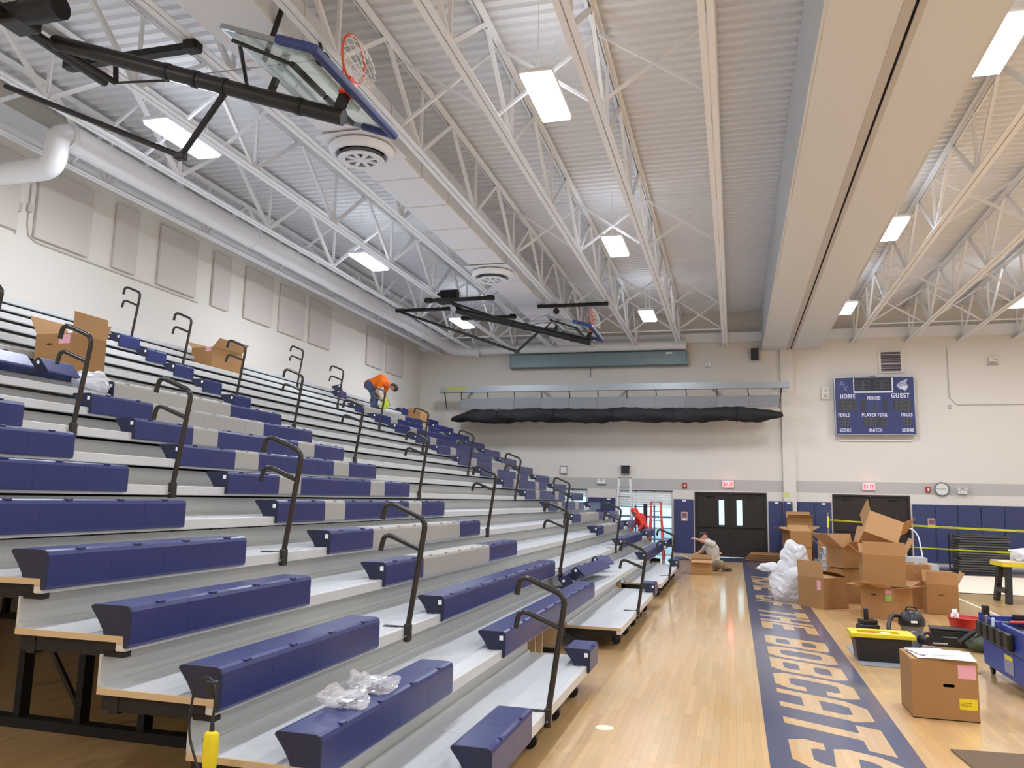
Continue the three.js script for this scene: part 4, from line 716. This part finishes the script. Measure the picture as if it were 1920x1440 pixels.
{
  const o = thing('tool_case', 'open black tool case between the vacuum and the blue cart', 'tool case', [2.55, 0, -11.35], -0.12);
  part(o, 'case_body', rb(0.42, 0.2, 0.26, 0.02), mBlackPlastic, [0, 0.1, 0]); part(o, 'lid_edge', rb(0.44, 0.02, 0.28, 0.008), mGunmetal, [0, 0.21, 0]); part(o, 'latch', bx(0.16, 0.012, 0.01), mSteel, [0, 0.12, 0.135]); part(o, 'side_stripe', bx(0.004, 0.18, 0.2), mat('#8c4a6a', 0.6), [-0.212, 0.1, 0]);
  const p = thing('power_tool', 'grey corded saw lying on the mat beside the vacuum', 'tool', [2.1, 0.012, -10.85], 0.4);
  part(p, 'base_plate', rb(0.4, 0.02, 0.22, 0.005), mSteel, [0, 0.01, 0]); part(p, 'blade_guard', new THREE.CylinderGeometry(0.1, 0.1, 0.05, 24).rotateX(Math.PI / 2), mGrey, [-0.04, 0.11, 0]); part(p, 'motor', new THREE.CylinderGeometry(0.05, 0.05, 0.16, 16).rotateX(Math.PI / 2), mGunmetal, [0.02, 0.12, 0.1]); part(p, 'handle', tubeGeo([[0.02, 0.14, 0.04], [0.1, 0.22, 0.04], [0.18, 0.1, 0.04]], 0.018, 8, 8, 0.06), mBlackPlastic);
  const t = thing('chrome_bar', 'long chrome bar lying before the black case', 'bar', [2.2, 0.07, -11.0]); rod(t, 'bar', V(-0.15, 0, 0), V(0.25, 0.0, 0.0), 0.012, mSteel); part(t, 'head', rb(0.05, 0.03, 0.04, 0.008), mSteel, [-0.16, 0, 0]);
  const q = thing('red_bucket', 'red plastic bucket with a tissue on it beside the blue cart', 'bucket', [2.82, 0.02, -11.7], 0);
  part(q, 'bowl', new THREE.LatheGeometry([[0.0, 0.08], [0.1, 0.09], [0.16, 0.15], [0.19, 0.28], [0.2, 0.29], [0.185, 0.285], [0.15, 0.16], [0.0, 0.1]].map((a) => new THREE.Vector2(...a)), 30), mRed); part(q, 'stand', cyl(0.11, 0.1, 20, 0.08), mBlackPlastic, [0, 0.04, 0]); part(q, 'inner_lip', new THREE.TorusGeometry(0.195, 0.008, 8, 30).rotateX(Math.PI / 2), mRed, [0, 0.29, 0]);
  const c = thing('crumpled_tissue', 'crumpled white tissue on the rim of the red bucket', 'tissue', [2.7, 0.3, -11.66]); part(c, 'paper', crumpled(0.08, 0.12, 0.07, 3, 0.3), mPaper);
  const d = thing('duffel_bag', 'olive green soft bag slumped against the blue cart', 'bag', [2.88, 0, -11.05]); part(d, 'bag_body', crumpled(0.42, 0.22, 0.36, 5, 0.1), mat('#4e5746', 0.95)); part(d, 'strap', tubeGeo([[-0.18, 0.12, 0.1], [-0.05, 0.26, 0.05], [0.12, 0.12, 0.12]], 0.014, 6, 8, 0.1), mBlackPlastic);
  const e = thing('pry_bar', 'black handled pry bar leaning on the tool case', 'bar', [2.72, 0.1, -11.05]); rod(e, 'shaft', V(-0.14, 0.0, 0.05), V(0.16, 0.22, 0), 0.03, mBlackPlastic);
}
{ // blue tool cart
  const o = thing('tool_cart', 'blue steel tool cart on casters with pouches and yellow stickers', 'cart', [2.98, 0, -9.05]);
  const W = 0.95, D = 1.35, H = 0.5, y0 = 0.09;
  part(o, 'lower_chest', rb(W, 0.26, D, 0.02), mBlueCart, [0, y0 + 0.13, 0]); part(o, 'upper_tray', extrude(rect(-W / 2, -D / 2, W / 2, D / 2), 0.22, 0.005, [rect(-W / 2 + 0.03, -D / 2 + 0.03, W / 2 - 0.03, D / 2 - 0.03)]).rotateX(-Math.PI / 2), mBlueCart, [0, y0 + 0.27, 0]);
  part(o, 'tray_floor', bx(W - 0.04, 0.01, D - 0.04), mBlackPlastic, [0, y0 + 0.4, 0]); part(o, 'seam', bx(W + 0.006, 0.012, D + 0.006), mat('#1d2a66', 0.5), [0, y0 + 0.265, 0]);
  for (const sx of [-1, 1]) for (const sz of [-1, 1]) { const c = part(o, 'caster', new THREE.CylinderGeometry(0.04, 0.04, 0.03, 14).rotateZ(Math.PI / 2), mBlackPlastic, [sx * (W / 2 - 0.06), 0.04, sz * (D / 2 - 0.08)]); part(c, 'fork', bx(0.05, 0.05, 0.05), mGrey, [0, 0.03, 0]); }
  part(o, 'yellow_sticker', bx(0.004, 0.07, 0.2), mYellow, [-W / 2 - 0.003, y0 + 0.3, 0.22]); part(o, 'picture_sticker', bx(0.004, 0.17, 0.26), mat('#8d93a6', 0.6), [-W / 2 - 0.003, y0 + 0.14, 0.16]); part(o, 'yellow_sticker', bx(0.005, 0.04, 0.2), mYellow, [-W / 2 - 0.004, y0 + 0.2, 0.16]);
  for (let i = 0; i < 5; i++) { const z = -0.58 + i * 0.22; part(o, 'tool_pouch', rb(0.06, 0.16, 0.16, 0.02), i % 2 ? mBlackPlastic : mGunmetal, [-W / 2 - 0.035, y0 + 0.37, z]); }
  part(o, 'corner_post', rb(0.06, 0.16, 0.08, 0.01), mGunmetal, [-W / 2 + 0.03, y0 + 0.52, -D / 2 + 0.05]);
  part(o, 'power_strip', rb(0.5, 0.05, 0.08, 0.01), mGunmetal, [0.05, y0 + 0.5, -D / 2 + 0.08]);
  ['blue pliers', 'steel snips', 'pale chisel', 'blue screwdriver'].forEach((w, i) => { const p = thing('hand_tool', w + ' in a pouch on the side of the blue cart', 'tool', [2.98 - W / 2 - 0.035, y0 + 0.42, -9.63 + i * 0.22]); part(p, 'grip', new THREE.CapsuleGeometry(0.016, 0.08, 4, 8), [mBlueCart, mSteel, mat('#cfe0f2', 0.3), mBlueCart][i], [0, 0.06, 0]); part(p, 'shaft', cyl(0.007, 0.08, 8), mSteel, [0, 0.0, 0]); });
  const h = thing('dust_mask', 'white dust mask lying in the tray of the blue cart', 'mask', [3.0, y0 + 0.4, -9.45]); part(h, 'shell', new THREE.SphereGeometry(0.07, 18, 10, 0, 6.3, 0, 1.6), mWhite, [0, 0.04, 0]);
  const r = thing('hand_tool', 'red-tipped cutters lying across the tray of the blue cart', 'tool', [2.8, y0 + 0.43, -9.5], 0.3); part(r, 'grip', new THREE.CapsuleGeometry(0.018, 0.2, 4, 8).rotateZ(Math.PI / 2), mRed, [0, 0.03, 0]); part(r, 'jaw', rb(0.08, 0.02, 0.03, 0.006), mSteel, [-0.16, 0.03, 0]);
}
{ // folding work bench with yellow edge
  const o = thing('work_bench', 'folding work bench with black legs and a yellow edged top', 'work bench', [5.3, 0, -17.0], 0.05);
  part(o, 'bench_top', rb(1.25, 0.03, 0.65, 0.006), mat('#d9c49a', 0.7), [0, 0.735, 0]); part(o, 'yellow_edge', bx(1.26, 0.06, 0.03), mYellow, [0, 0.69, 0.32]); part(o, 'yellow_edge', bx(0.03, 0.06, 0.65), mYellow, [-0.62, 0.69, 0]);
  for (const sx of [-1, 1]) { for (const sz of [-1, 1]) beam(o, 'leg', V(sx * 0.5, 0.67, sz * 0.2), V(sx * 0.56, 0, sz * 0.3), 0.14, 0.08, mBlackPlastic); part(o, 'cross_brace', bx(0.1, 0.08, 0.5), mBlackPlastic, [sx * 0.54, 0.22, 0]); }
  part(o, 'shelf', bx(0.9, 0.02, 0.4), mGrey, [0, 0.5, 0]);
  const b = thing('plastic_bag', 'white plastic bag on top of the work bench', 'bag', [5.15, 0.752, -17.0]); part(b, 'film', crumpled(0.36, 0.24, 0.3, 5, 0.2), mFilm);
  const c = thing('spray_bottle', 'clear spray bottle standing on the work bench', 'bottle', [4.98, 0.752, -17.1]); part(c, 'bottle', new THREE.LatheGeometry([[0, 0], [0.035, 0], [0.037, 0.1], [0.018, 0.15], [0.014, 0.17], [0, 0.17]].map((a) => new THREE.Vector2(...a)), 16), mFilm); part(c, 'trigger_head', rb(0.08, 0.03, 0.02, 0.006), mWhite, [-0.02, 0.185, 0]);
}
{ // folded black tables on a dolly
  const mTableTop = ['#4c4d50', '#55565a', '#434447'].map((c) => mat(c, 0.45));
  for (let i = 0; i < 15; i++) {
    const o = thing('folded_table', 'black folded table in the pile by the navy pads, ' + (i ? ORD[i].replace('second', 'second') + ' from the bottom' : 'bottom one'), 'table', [6.15 + rr(-0.03, 0.03), 0.09 + i * 0.062, -23.6 + rr(-0.03, 0.03)], rr(-0.02, 0.02), 'pile of folded black tables');
    part(o, 'table_top', rb(1.18, 0.046, 0.75, 0.01), mTableTop[i % 3], [0, 0.023, 0]); part(o, 'folded_frame', bx(1.1, 0.014, 0.7), mBlackMetal, [0, 0.054, 0]);
  }
  const t = thing('table_truck', 'low black dolly under the pile of folded tables', 'dolly', [6.15, 0, -23.6]); part(t, 'platform', rb(1.38, 0.03, 0.72, 0.008), mBlackMetal, [0, 0.07, 0]); for (const sx of [-1, 1]) for (const sz of [-1, 1]) part(t, 'caster', new THREE.CylinderGeometry(0.028, 0.028, 0.03, 12).rotateX(Math.PI / 2), mBlackPlastic, [sx * 0.5, 0.028, sz * 0.28]);
  for (const s of [-1, 1]) part(t, 'end_upright', bx(0.03, 0.95, 0.05), mBlackMetal, [s * 0.665, 0.56, -0.3]);
}
// pale drop cloth on the floor
{
  const g = new THREE.PlaneGeometry(4.6, 4.6, 50, 50); g.rotateX(-Math.PI / 2); const p = g.attributes.position;
  for (let i = 0; i < p.count; i++) { const x = p.getX(i), z = p.getZ(i); p.setY(i, 0.006 + 0.006 * Math.abs(Math.sin(x * 2.1 + z * 5.3 + Math.sin(z * 2))) + 0.004 * Math.abs(Math.sin(x * 7 + z * 1.3))); }
  g.computeVertexNormals(); one('drop_cloth', 'cream wrinkled drop cloth spread on the floor before the folded tables', 'drop cloth', g, mat('#e9dcc6', 0.9, 0, { side: THREE.DoubleSide }), [6.4, 0, -20.6]);
}
// grey steel channels stacked behind the boxes
for (let i = 0; i < 7; i++) {
  const right = [3.95, 3.92, 3.88, 3.82, 3.74, 3.55, 3.2][i], left = 1.5 + i * 0.03, L = right - left, D = 0.62 - i * 0.02;
  const o = thing('steel_channel', 'pale grey steel channel in the bundle behind the cardboard boxes, ' + (i ? ORD[i] + ' from the bottom' : 'lowest one'), 'channel', [(left + right) / 2, 0.002 + i * 0.122, -17.4], 0, 'grey steel channels');
  part(o, 'front_web', bx(L, 0.11, 0.012), mGalv, [0, 0.056, D / 2 - 0.006]); part(o, 'flange', bx(L, 0.01, D), mGalv, [0, 0.116, 0]); part(o, 'rear_web', bx(L, 0.11, 0.012), mGalv, [0, 0.056, -D / 2 + 0.006]); part(o, 'front_lip', bx(L, 0.02, 0.03), mGalv, [0, 0.012, D / 2 + 0.01]);
}
one('white_strap', 'loose white plastic strap looping up behind the tipped box', 'strap', tubeGeo([[2.95, 0.86, -17.4], [3.1, 1.34, -17.4], [3.45, 1.25, -17.4], [3.5, 0.74, -17.3]], 0.014, 6, 12, 0.22), mWhite);
// caution tape and its post
{
  const o = thing('tape_post', 'slim grey post wound with yellow caution tape', 'post', [2.42, 0, -23.2]); part(o, 'pole', cyl(0.02, 1.5, 12), mSteel, [0, 0.75, 0]); part(o, 'base', cyl(0.16, 0.03, 20), mGrey, [0, 0.015, 0]); part(o, 'tape_wrap', rb(0.05, 0.3, 0.05, 0.01), mTape, [0, 1.25, 0]); part(o, 'tape_wrap', rb(0.06, 0.3, 0.04, 0.01), mTape, [0.02, 0.6, 0]);
  const tp = (a, b, label) => { const q = thing('caution_tape', label, 'tape'); const n = 16; for (let i = 0; i < n; i++) { const f = (t) => a.clone().lerp(b, t).add(V(0, -0.05 * Math.sin(Math.PI * t), 0)); const s = beam(q, 'tape_length', f(i / n), f((i + 1) / n), 0.006, i % 2 ? 0.055 : 0.07, i % 2 ? mTape : mat('#b9bd3a', 0.5)); s.rotation.z = 0; } };
  tp(V(2.45, 1.3, -23.2), V(9.5, 1.15, -23.0), 'upper yellow caution tape strung across the plain doors'); tp(V(2.45, 0.74, -23.2), V(9.5, 0.6, -23.1), 'lower yellow caution tape strung across the plain doors');
}
// brown rolled carpet / flattened cardboard near the glazed doors
for (let i = 0; i < 4; i++) one('flattened_box', 'flattened brown cardboard before the glazed doors, ' + ['lowest', 'second', 'third', 'topmost'][i] + ' of the pile', 'cardboard', rb(1.15 - i * 0.05, 0.05, 0.75, 0.015), i === 3 ? mCard : mat('#8a6440', 0.95), [0.85 + i * 0.03, 0.03 + i * 0.056, -25.6], [0, 0.05 - i * 0.04, 0], 'flattened boxes');
// pendant control of the bleachers
{
  const o = thing('pendant_control', 'yellow hanging pendant control at the end of the bleachers', 'remote control', [-2.2, 0.34, -3.16]);
  const pts = []; for (const [y, r] of [[0, 0.014], [0.05, 0.02], [0.14, 0.024], [0.2, 0.034], [0.27, 0.036], [0.32, 0.034], [0.33, 0.02]]) pts.push(new THREE.Vector2(r, y));
  const body = part(o, 'handset', new THREE.LatheGeometry([new THREE.Vector2(0, 0), ...pts, new THREE.Vector2(0, 0.33)], 18), mYellow); body.scale.set(1, 1, 0.75);
  part(body, 'push_button', cyl(0.012, 0.012, 12), mDark, [-0.03, 0.25, 0], [0, 0, Math.PI / 2]); part(body, 'push_button', cyl(0.012, 0.012, 12), mDark, [-0.03, 0.29, 0], [0, 0, Math.PI / 2]);
  part(o, 'strain_relief', cyl(0.012, 0.06, 10, 0.007), mBlackPlastic, [0, 0.36, 0]); part(o, 'cord', tubeGeo([[0, 0.36, 0], [0.01, 0.5, 0], [-0.05, 0.56, -0.02], [-0.14, 0.5, -0.05], [-0.16, 0.3, -0.05], [-0.05, 0.12, -0.02]], 0.006, 6, 12, 0.08), mBlackPlastic); part(o, 'plug', rb(0.05, 0.07, 0.04, 0.01), mBlackPlastic, [-0.03, 0.5, -0.02]);
}
// ladders at the window
function ladder(label, [x, z], h, m, ry, w) {
  const o = thing('step_ladder', label, 'ladder', [x, 0, z], ry);
  for (const s of [-1, 1]) { beam(o, 'rail', V(s * w / 2, 0, 0.25), V(s * w * 0.32, h, 0), 0.03, 0.07, m); beam(o, 'rear_rail', V(s * w / 2, 0, -0.45), V(s * w * 0.32, h - 0.05, -0.05), 0.025, 0.04, m); }
  const n = Math.round(h / 0.3); for (let i = 1; i < n; i++) { const f = i / n; part(o, 'tread', bx(w * (1 - 0.36 * f) , 0.025, 0.08), mSteel, [0, h * f, 0.25 * (1 - f)]); }
  part(o, 'top_cap', rb(w * 0.8, 0.06, 0.16, 0.02), m === mOrange ? m : mBand, [0, h + 0.02, -0.02]);
}
ladder('tall pale aluminium step ladder before the big window', [-3.36, -25.6], 2.42, mat('#d9d8d4', 0.4, 0.3), 0.0, 0.55);
ladder('orange fiberglass step ladder before the big window', [-2.34, -25.3], 1.66, mat('#e4574a', 0.5), 0.0, 0.45);
one('dark_post', 'dark tall narrow post standing beside the orange ladder', 'post', rb(0.12, 1.62, 0.12, 0.03), mat('#3b2f33', 0.7), [-2.72, 0.81, -25.75]);

// ---------------------------------------------------------------- people
function smin(a, b, k) { const h = Math.max(k - Math.abs(a - b), 0) / k; return Math.min(a, b) - h * h * k * 0.25; }
function sdf(bones, k) {
  const B = bones.map(([a, b, ra, rb2]) => ({ a, d: [b[0] - a[0], b[1] - a[1], b[2] - a[2]], ra, rb: rb2 ?? ra }));
  for (const q of B) q.l2 = Math.max(1e-9, q.d[0] ** 2 + q.d[1] ** 2 + q.d[2] ** 2);
  return (x, y, z) => { let m = 1e3; for (const q of B) { const px = x - q.a[0], py = y - q.a[1], pz = z - q.a[2]; const h = Math.min(1, Math.max(0, (px * q.d[0] + py * q.d[1] + pz * q.d[2]) / q.l2)); const s = Math.hypot(px - q.d[0] * h, py - q.d[1] * h, pz - q.d[2] * h) - (q.ra + (q.rb - q.ra) * h); m = m > 500 ? s : smin(m, s, k); } return m; };
}
const mcDummy = new THREE.MeshBasicMaterial();
function blob(bones, k = 0.05, cell = 0.014) {
  const lo = [1e9, 1e9, 1e9], hi = [-1e9, -1e9, -1e9];
  for (const [a, b, ra, r2] of bones) for (const p of [a, b]) for (let i = 0; i < 3; i++) { const r = Math.max(ra, r2 ?? ra); lo[i] = Math.min(lo[i], p[i] - r); hi[i] = Math.max(hi[i], p[i] + r); }
  const c = lo.map((v, i) => (v + hi[i]) / 2), hf = lo.map((v, i) => (hi[i] - v) / 2 + 0.05), n = Math.min(90, Math.max(24, Math.ceil(2 * Math.max(...hf) / cell)));
  const mc = new MarchingCubes(n, mcDummy, false, false, 120000), f = sdf(bones, k); mc.isolation = 0;
  for (let z = 0; z < n; z++) for (let y = 0; y < n; y++) for (let x = 0; x < n; x++) mc.field[x + y * n + z * n * n] = -f(c[0] + (x - n / 2) / (n / 2) * hf[0], c[1] + (y - n / 2) / (n / 2) * hf[1], c[2] + (z - n / 2) / (n / 2) * hf[2]);
  mc.update();
  const pos = mc.positionArray.slice(0, mc.count * 3); for (let i = 0; i < mc.count; i++) for (let j = 0; j < 3; j++) pos[3 * i + j] = c[j] + pos[3 * i + j] * hf[j];
  let g = new THREE.BufferGeometry(); g.setAttribute('position', new THREE.BufferAttribute(new Float32Array(pos), 3)); g = mergeVertices(g, 1e-4); g.computeVertexNormals(); return g;
}
const add3 = (a, b, s = 1) => [a[0] + b[0] * s, a[1] + b[1] * s, a[2] + b[2] * s], nrm3 = (a) => { const l = Math.hypot(...a); return a.map((v) => v / l); }, sub3 = (a, b) => add3(a, b, -1);
const cross3 = (a, b) => [a[1] * b[2] - a[2] * b[1], a[2] * b[0] - a[0] * b[2], a[0] * b[1] - a[1] * b[0]];
function hand(wrist, tip, palmN, side) {   // five-finger hand
  const d = nrm3(sub3(tip, wrist)), s = nrm3(cross3(d, palmN)).map((v) => v * side), bones = [], palm = add3(wrist, d, 0.085);
  bones.push([add3(wrist, s, -0.015), add3(palm, s, -0.025), 0.019, 0.016], [add3(wrist, s, 0.015), add3(palm, s, 0.025), 0.019, 0.016]);
  [[-0.033, 0.075], [-0.011, 0.088], [0.011, 0.082], [0.033, 0.062]].forEach(([o, L]) => { const r0 = add3(add3(wrist, d, 0.08), s, o), m1 = add3(add3(r0, d, L * 0.55), palmN, 0.008), m2 = add3(add3(m1, d, L * 0.42), palmN, 0.026); bones.push([r0, m1, 0.0095, 0.0085], [m1, m2, 0.0085, 0.007]); });
  const t0 = add3(add3(wrist, d, 0.025), s, -0.03), t1 = add3(add3(t0, d, 0.035), s, -0.025), t2 = add3(add3(t1, d, 0.03), palmN, 0.012); bones.push([t0, t1, 0.012, 0.01], [t1, t2, 0.01, 0.008]);
  return blob(bones, 0.012, 0.005);
}
function person(label, pos, J, C) {
  const o = thing('person', label, 'person', pos);
  const { hipL, hipR, kneeL, kneeR, footL, footR, pelvis, chest, neck, head, shL, shR, elL, elR, haL, haR, face } = J;
  const toe = (f, d) => add3(f, d, 0.17);
  const legs = [[pelvis, hipL, 0.12, 0.1], [pelvis, hipR, 0.12, 0.1], [hipL, kneeL, 0.085, 0.058], [hipR, kneeR, 0.085, 0.058], [kneeL, footL, 0.056, 0.04], [kneeR, footR, 0.056, 0.04]];
  const torso = [[pelvis, chest, 0.125, 0.15], [chest, neck, 0.14, 0.065], [chest, shL, 0.1, 0.07], [chest, shR, 0.1, 0.07]];
  const arms = [[shL, elL, 0.05, 0.04], [shR, elR, 0.05, 0.04], [elL, haL, 0.04, 0.027], [elR, haR, 0.04, 0.027]];
  const up = nrm3(sub3(head, neck)), fw = nrm3(face), crown = add3(head, up, 0.035), jaw = add3(add3(head, up, -0.06), fw, 0.04), sd = nrm3(cross3(up, fw));
  const headB = [[neck, add3(head, up, -0.06), 0.055, 0.055], [crown, head, 0.088, 0.086], [head, jaw, 0.078, 0.05], [add3(add3(head, fw, 0.085), up, 0.0), add3(add3(head, fw, 0.105), up, -0.03), 0.01, 0.016], [add3(head, sd, 0.085), add3(add3(head, sd, 0.09), up, -0.035), 0.013, 0.01], [add3(head, sd, -0.085), add3(add3(head, sd, -0.09), up, -0.035), 0.013, 0.01]];
  const clean = (g) => { for (const a of Object.keys(g.attributes)) if (!['position', 'normal'].includes(a)) g.deleteAttribute(a); return g.index ? g.toNonIndexed() : g; };
  const pn = C.palm || [0, -1, 0];
  const body = mergeGeometries([clean(blob([...legs, ...torso, ...arms, [neck, add3(head, up, -0.05), 0.055, 0.05]].map(([a, b, r, s]) => [a, b, r * 0.93, (s ?? r) * 0.93]), 0.05, 0.018)), clean(blob(headB, 0.03, 0.006)), clean(hand(haL, add3(haL, nrm3(sub3(haL, elL)), 0.18), pn, 1)), clean(hand(haR, add3(haR, nrm3(sub3(haR, elR)), 0.18), pn, -1))]);
  const b = part(o, 'body', body, mat(C.skin, 0.6));
  part(o, 'shirt', blob([...torso.map(([a, b2, r, s]) => [a, b2, r + 0.012, (s ?? r) + 0.012]), [add3(pelvis, nrm3(sub3(chest, pelvis)), -0.05), pelvis, 0.13, 0.135], ...(C.long ? [...arms.map(([a, b2, r, s]) => [a, b2, r + 0.016, s + 0.014])] : [[shL, add3(shL, sub3(elL, shL), 0.6), 0.066, 0.062], [shR, add3(shR, sub3(elR, shR), 0.6), 0.066, 0.062]])], 0.06, 0.018), mat(C.shirt, 0.85));
  part(o, 'trousers', blob(legs.map(([a, b2, r, s]) => [a, b2, r + 0.014, (s ?? r) + 0.018]), 0.05, 0.018), mat(C.pants, 0.9));
  part(o, C.hood ? 'hood' : 'hair', blob([[add3(crown, up, 0.012), add3(add3(crown, fw, -0.03), up, -0.02), 0.088, 0.09], [add3(add3(head, fw, -0.045), up, 0.0), add3(add3(head, fw, -0.05), up, -0.04), 0.07, 0.05]], 0.03, 0.008), mat(C.hair, 0.9));
  for (const [f, d] of [[footL, J.toeL], [footR, J.toeR]]) part(o, 'shoe', blob([[add3(f, d, -0.05), add3(f, d, 0.05), 0.045, 0.048], [add3(f, d, 0.05), toe(f, d), 0.045, 0.036]], 0.03, 0.012), mat(C.shoe, 0.7));
  for (const s of [-1, 1]) part(o, 'eye', new THREE.SphereGeometry(0.009, 8, 6), mDark, add3(add3(add3(head, fw, 0.082), sd, s * 0.03), up, 0.008));
  return o;
}
person('worker in an orange shirt and jeans stooping on the upper bleachers', [-9.28, yd(15), -19.6],
  { pelvis: [-0.2, 0.7, 0], hipL: [-0.19, 0.67, 0.1], hipR: [-0.19, 0.67, -0.1], kneeL: [-0.02, 0.4, 0.14], kneeR: [-0.06, 0.38, -0.12], footL: [-0.03, 0.05, 0.14], footR: [-0.1, 0.05, -0.14], toeL: [1, -0.02, 0], toeR: [1, -0.02, 0],
    chest: [0.12, 0.8, 0], neck: [0.34, 0.68, 0], head: [0.5, 0.6, 0], face: [0.35, -0.94, 0], shL: [0.22, 0.72, 0.17], shR: [0.22, 0.72, -0.17], elL: [0.1, 0.48, 0.2], elR: [0.16, 0.46, -0.2], haL: [0.2, 0.3, 0.14], haR: [0.26, 0.26, -0.12] },
  { skin: '#c48f74', shirt: '#ff7a14', pants: '#4a5a78', hair: '#4b4038', shoe: '#3a332e', palm: [0.5, -0.85, 0] });
one('green_cloth', 'lime green cloth hanging from the hands of the stooping worker', 'cloth', crumpled(0.22, 0.32, 0.16, 4, 0.12), mat('#c6dc4c', 0.8), [-8.98, yd(15) + 0.02, -19.5]);
person('man in a pale grey shirt sitting on the floor behind the open box', [-0.5, 0, -21.2],
  { pelvis: [0.0, 0.17, -0.05], hipL: [0.06, 0.15, 0.06], hipR: [-0.06, 0.15, -0.12], kneeL: [0.16, 0.2, 0.36], kneeR: [-0.32, 0.3, 0.1], footL: [0.26, 0.05, 0.02], footR: [-0.36, 0.05, -0.2], toeL: [0.75, 0.0, 0.6], toeR: [-0.6, 0, 0.75],
    chest: [-0.06, 0.52, 0], neck: [-0.16, 0.72, 0.0], head: [-0.26, 0.83, 0.02], face: [-0.75, -0.35, 0.5], shL: [-0.05, 0.66, 0.15], shR: [-0.14, 0.66, -0.16], elL: [-0.3, 0.74, 0.22], elR: [-0.34, 0.44, -0.2], haL: [-0.45, 0.77, 0.12], haR: [-0.5, 0.36, 0.0] },
  { skin: '#d19a82', shirt: '#c9c4bd', pants: '#8d8168', hair: '#3b342f', shoe: '#5a4a3a', palm: [0, -1, 0] });
person('worker in a red sweatshirt leaning before the big window', [-2.8, -0.0, -25.0],
  { pelvis: [0.12, 0.82, 0], hipL: [0.12, 0.8, 0.1], hipR: [0.12, 0.8, -0.1], kneeL: [0.06, 0.44, 0.11], kneeR: [0.1, 0.44, -0.11], footL: [0.12, 0.05, 0.12], footR: [0.14, 0.05, -0.12], toeL: [-1, 0, 0.2], toeR: [-1, 0, 0.2],
    chest: [0.0, 1.16, 0.02], neck: [-0.1, 1.3, 0.04], head: [-0.16, 1.36, 0.06], face: [-0.8, -0.6, 0.2], shL: [-0.04, 1.22, 0.2], shR: [-0.06, 1.22, -0.16], elL: [0.12, 1.0, 0.28], elR: [-0.2, 0.98, -0.2], haL: [0.0, 0.82, 0.3], haR: [-0.3, 0.8, -0.1] },
  { skin: '#c48f74', shirt: '#f0473c', pants: '#3a3a4a', hair: '#f0473c', hood: true, shoe: '#2b2b2b', long: true, palm: [0, -1, 0] });

renderer.render(scene, camera);
